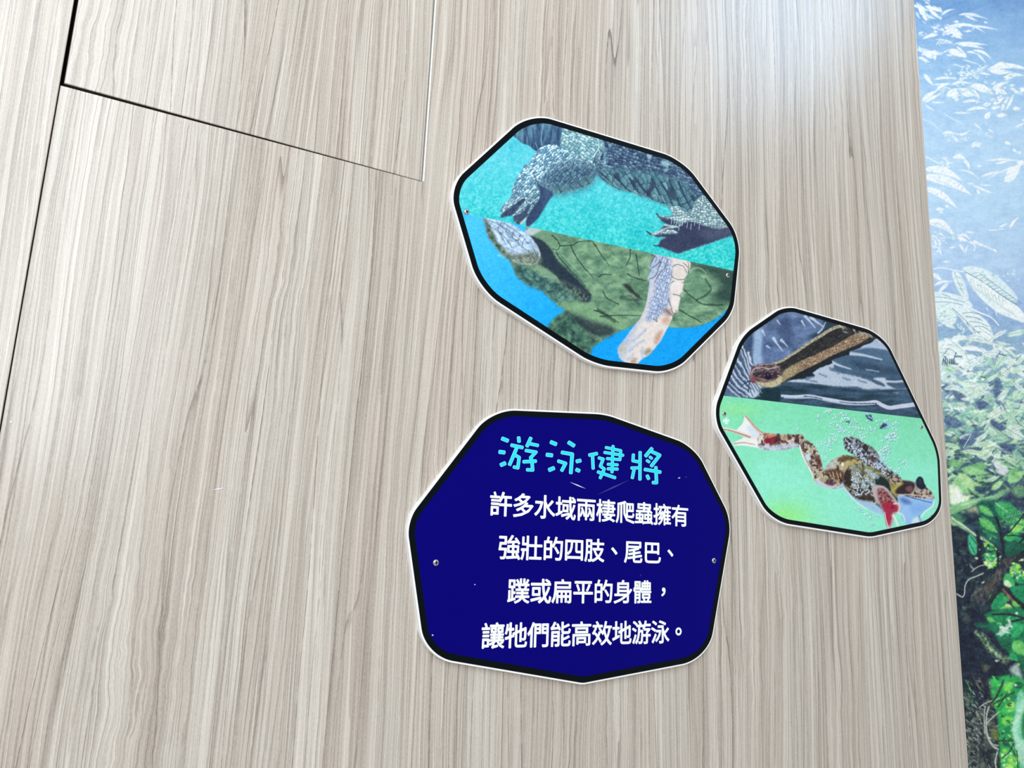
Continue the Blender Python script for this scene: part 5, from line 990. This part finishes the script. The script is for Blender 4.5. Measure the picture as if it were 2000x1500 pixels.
jiang = [(5.6, (1200, 314, 1196, 882)), (5.4, (1070, 362, 1060, 500, 1190, 524)), (5.2, (1014, 642, 1192, 636)), (5.6, (1084, 660, 1044, 852)), (6.2, (1440, 246, 1298, 420)), (6, (1420, 318, 1582, 392, 1410, 616)), (5, (1378, 416, 1440, 464)), (5, (1320, 486, 1392, 532)), (6, (1276, 666, 1612, 724)), (5.8, (1506, 608, 1520, 928, 1432, 924)), (5.8, (1332, 776, 1372, 866))]
heading([(T1, you), (T1, yong), (T2, jian), (T2, jiang)])
# white body text, one mesh per line
def glyph(ch, off):
    cu = bpy.data.curves.new('glyph', 'FONT'); cu.body = ch; cu.size = 1; cu.offset = off; cu.resolution_u = 3; cu.fill_mode = 'FRONT'
    o = bpy.data.objects.new('glyph', cu); COL.objects.link(o); bpy.context.view_layer.update()
    me = bpy.data.meshes.new_from_object(o.evaluated_get(bpy.context.evaluated_depsgraph_get()))
    v = np.array([q.co[:] for q in me.vertices]) if len(me.vertices) else np.zeros((0, 3)); f = [tuple(p.vertices) for p in me.polygons]
    bpy.data.objects.remove(o); bpy.data.curves.remove(cu); bpy.data.meshes.remove(me)
    return v, f
# (text, left pixel, baseline-centre pixel row) -> all four lines share one character pitch
PITCH = .02735; EM = .0280; EH = .0273
rows = [('許多水域兩棲爬蟲擁有', 957.5, 983), ('強壯的四肢、尾巴、', 974, 1068), ('蹼或扁平的身體，', 992, 1154), ('讓牠們能高效地游泳。', 941, 1242)]
for txt, lx, cy in rows:
    x0, z0 = at(lx, cy, T_S); V = []; Fc = []
    for i, ch in enumerate(txt):
        cx = x0+PITCH*(i+.47)
        v, f = glyph(ch, 0)
        if not len(v): continue
        lo, hi = v.min(0), v.max(0)
        if ch in '、，。': mx_, mz_ = (lo[0]+hi[0])/2-(.13 if ch == '，' else 0), (lo[1]+hi[1])/2
        else: mx_, mz_ = .5, .38
        if i == 0: pass
        vx = cx+(v[:, 0]-mx_)*EM; vzz = z0+(v[:, 1]-mz_)*EH
        for q_ in range(9):                              # the strokes thickened to the weight of the sign's bold face
            an = q_*math.pi/4; r_ = 0 if q_ == 8 else .00050; o = len(V)
            V += [(a+r_*math.cos(an), -T_S-.00024-q_*.000004, b_+r_*math.sin(an)) for a, b_ in zip(vx, vzz)]; Fc += [tuple(o+q for q in r) for r in f]
    local('text_line', V, Fc, ink_white, t2)
for a, b_, w_, m in (((1113, 941.5), (1144, 954.5), .0013, scr), ((1165, 967), (1230, 937), .0018, scr2), ((1324, 934), (1329, 933), .0015, scr), ((1337, 932), (1343, 931), .001, scr2), ((926, 1141.5), (929, 1142), .0012, scr), ((843, 1240), (847, 1241), .0016, scr), ((1249, 1126), (1253, 1121), .0010, scr2)):
    sliver('scratch', a, b_, w_, T_S+.0004, m, t2)
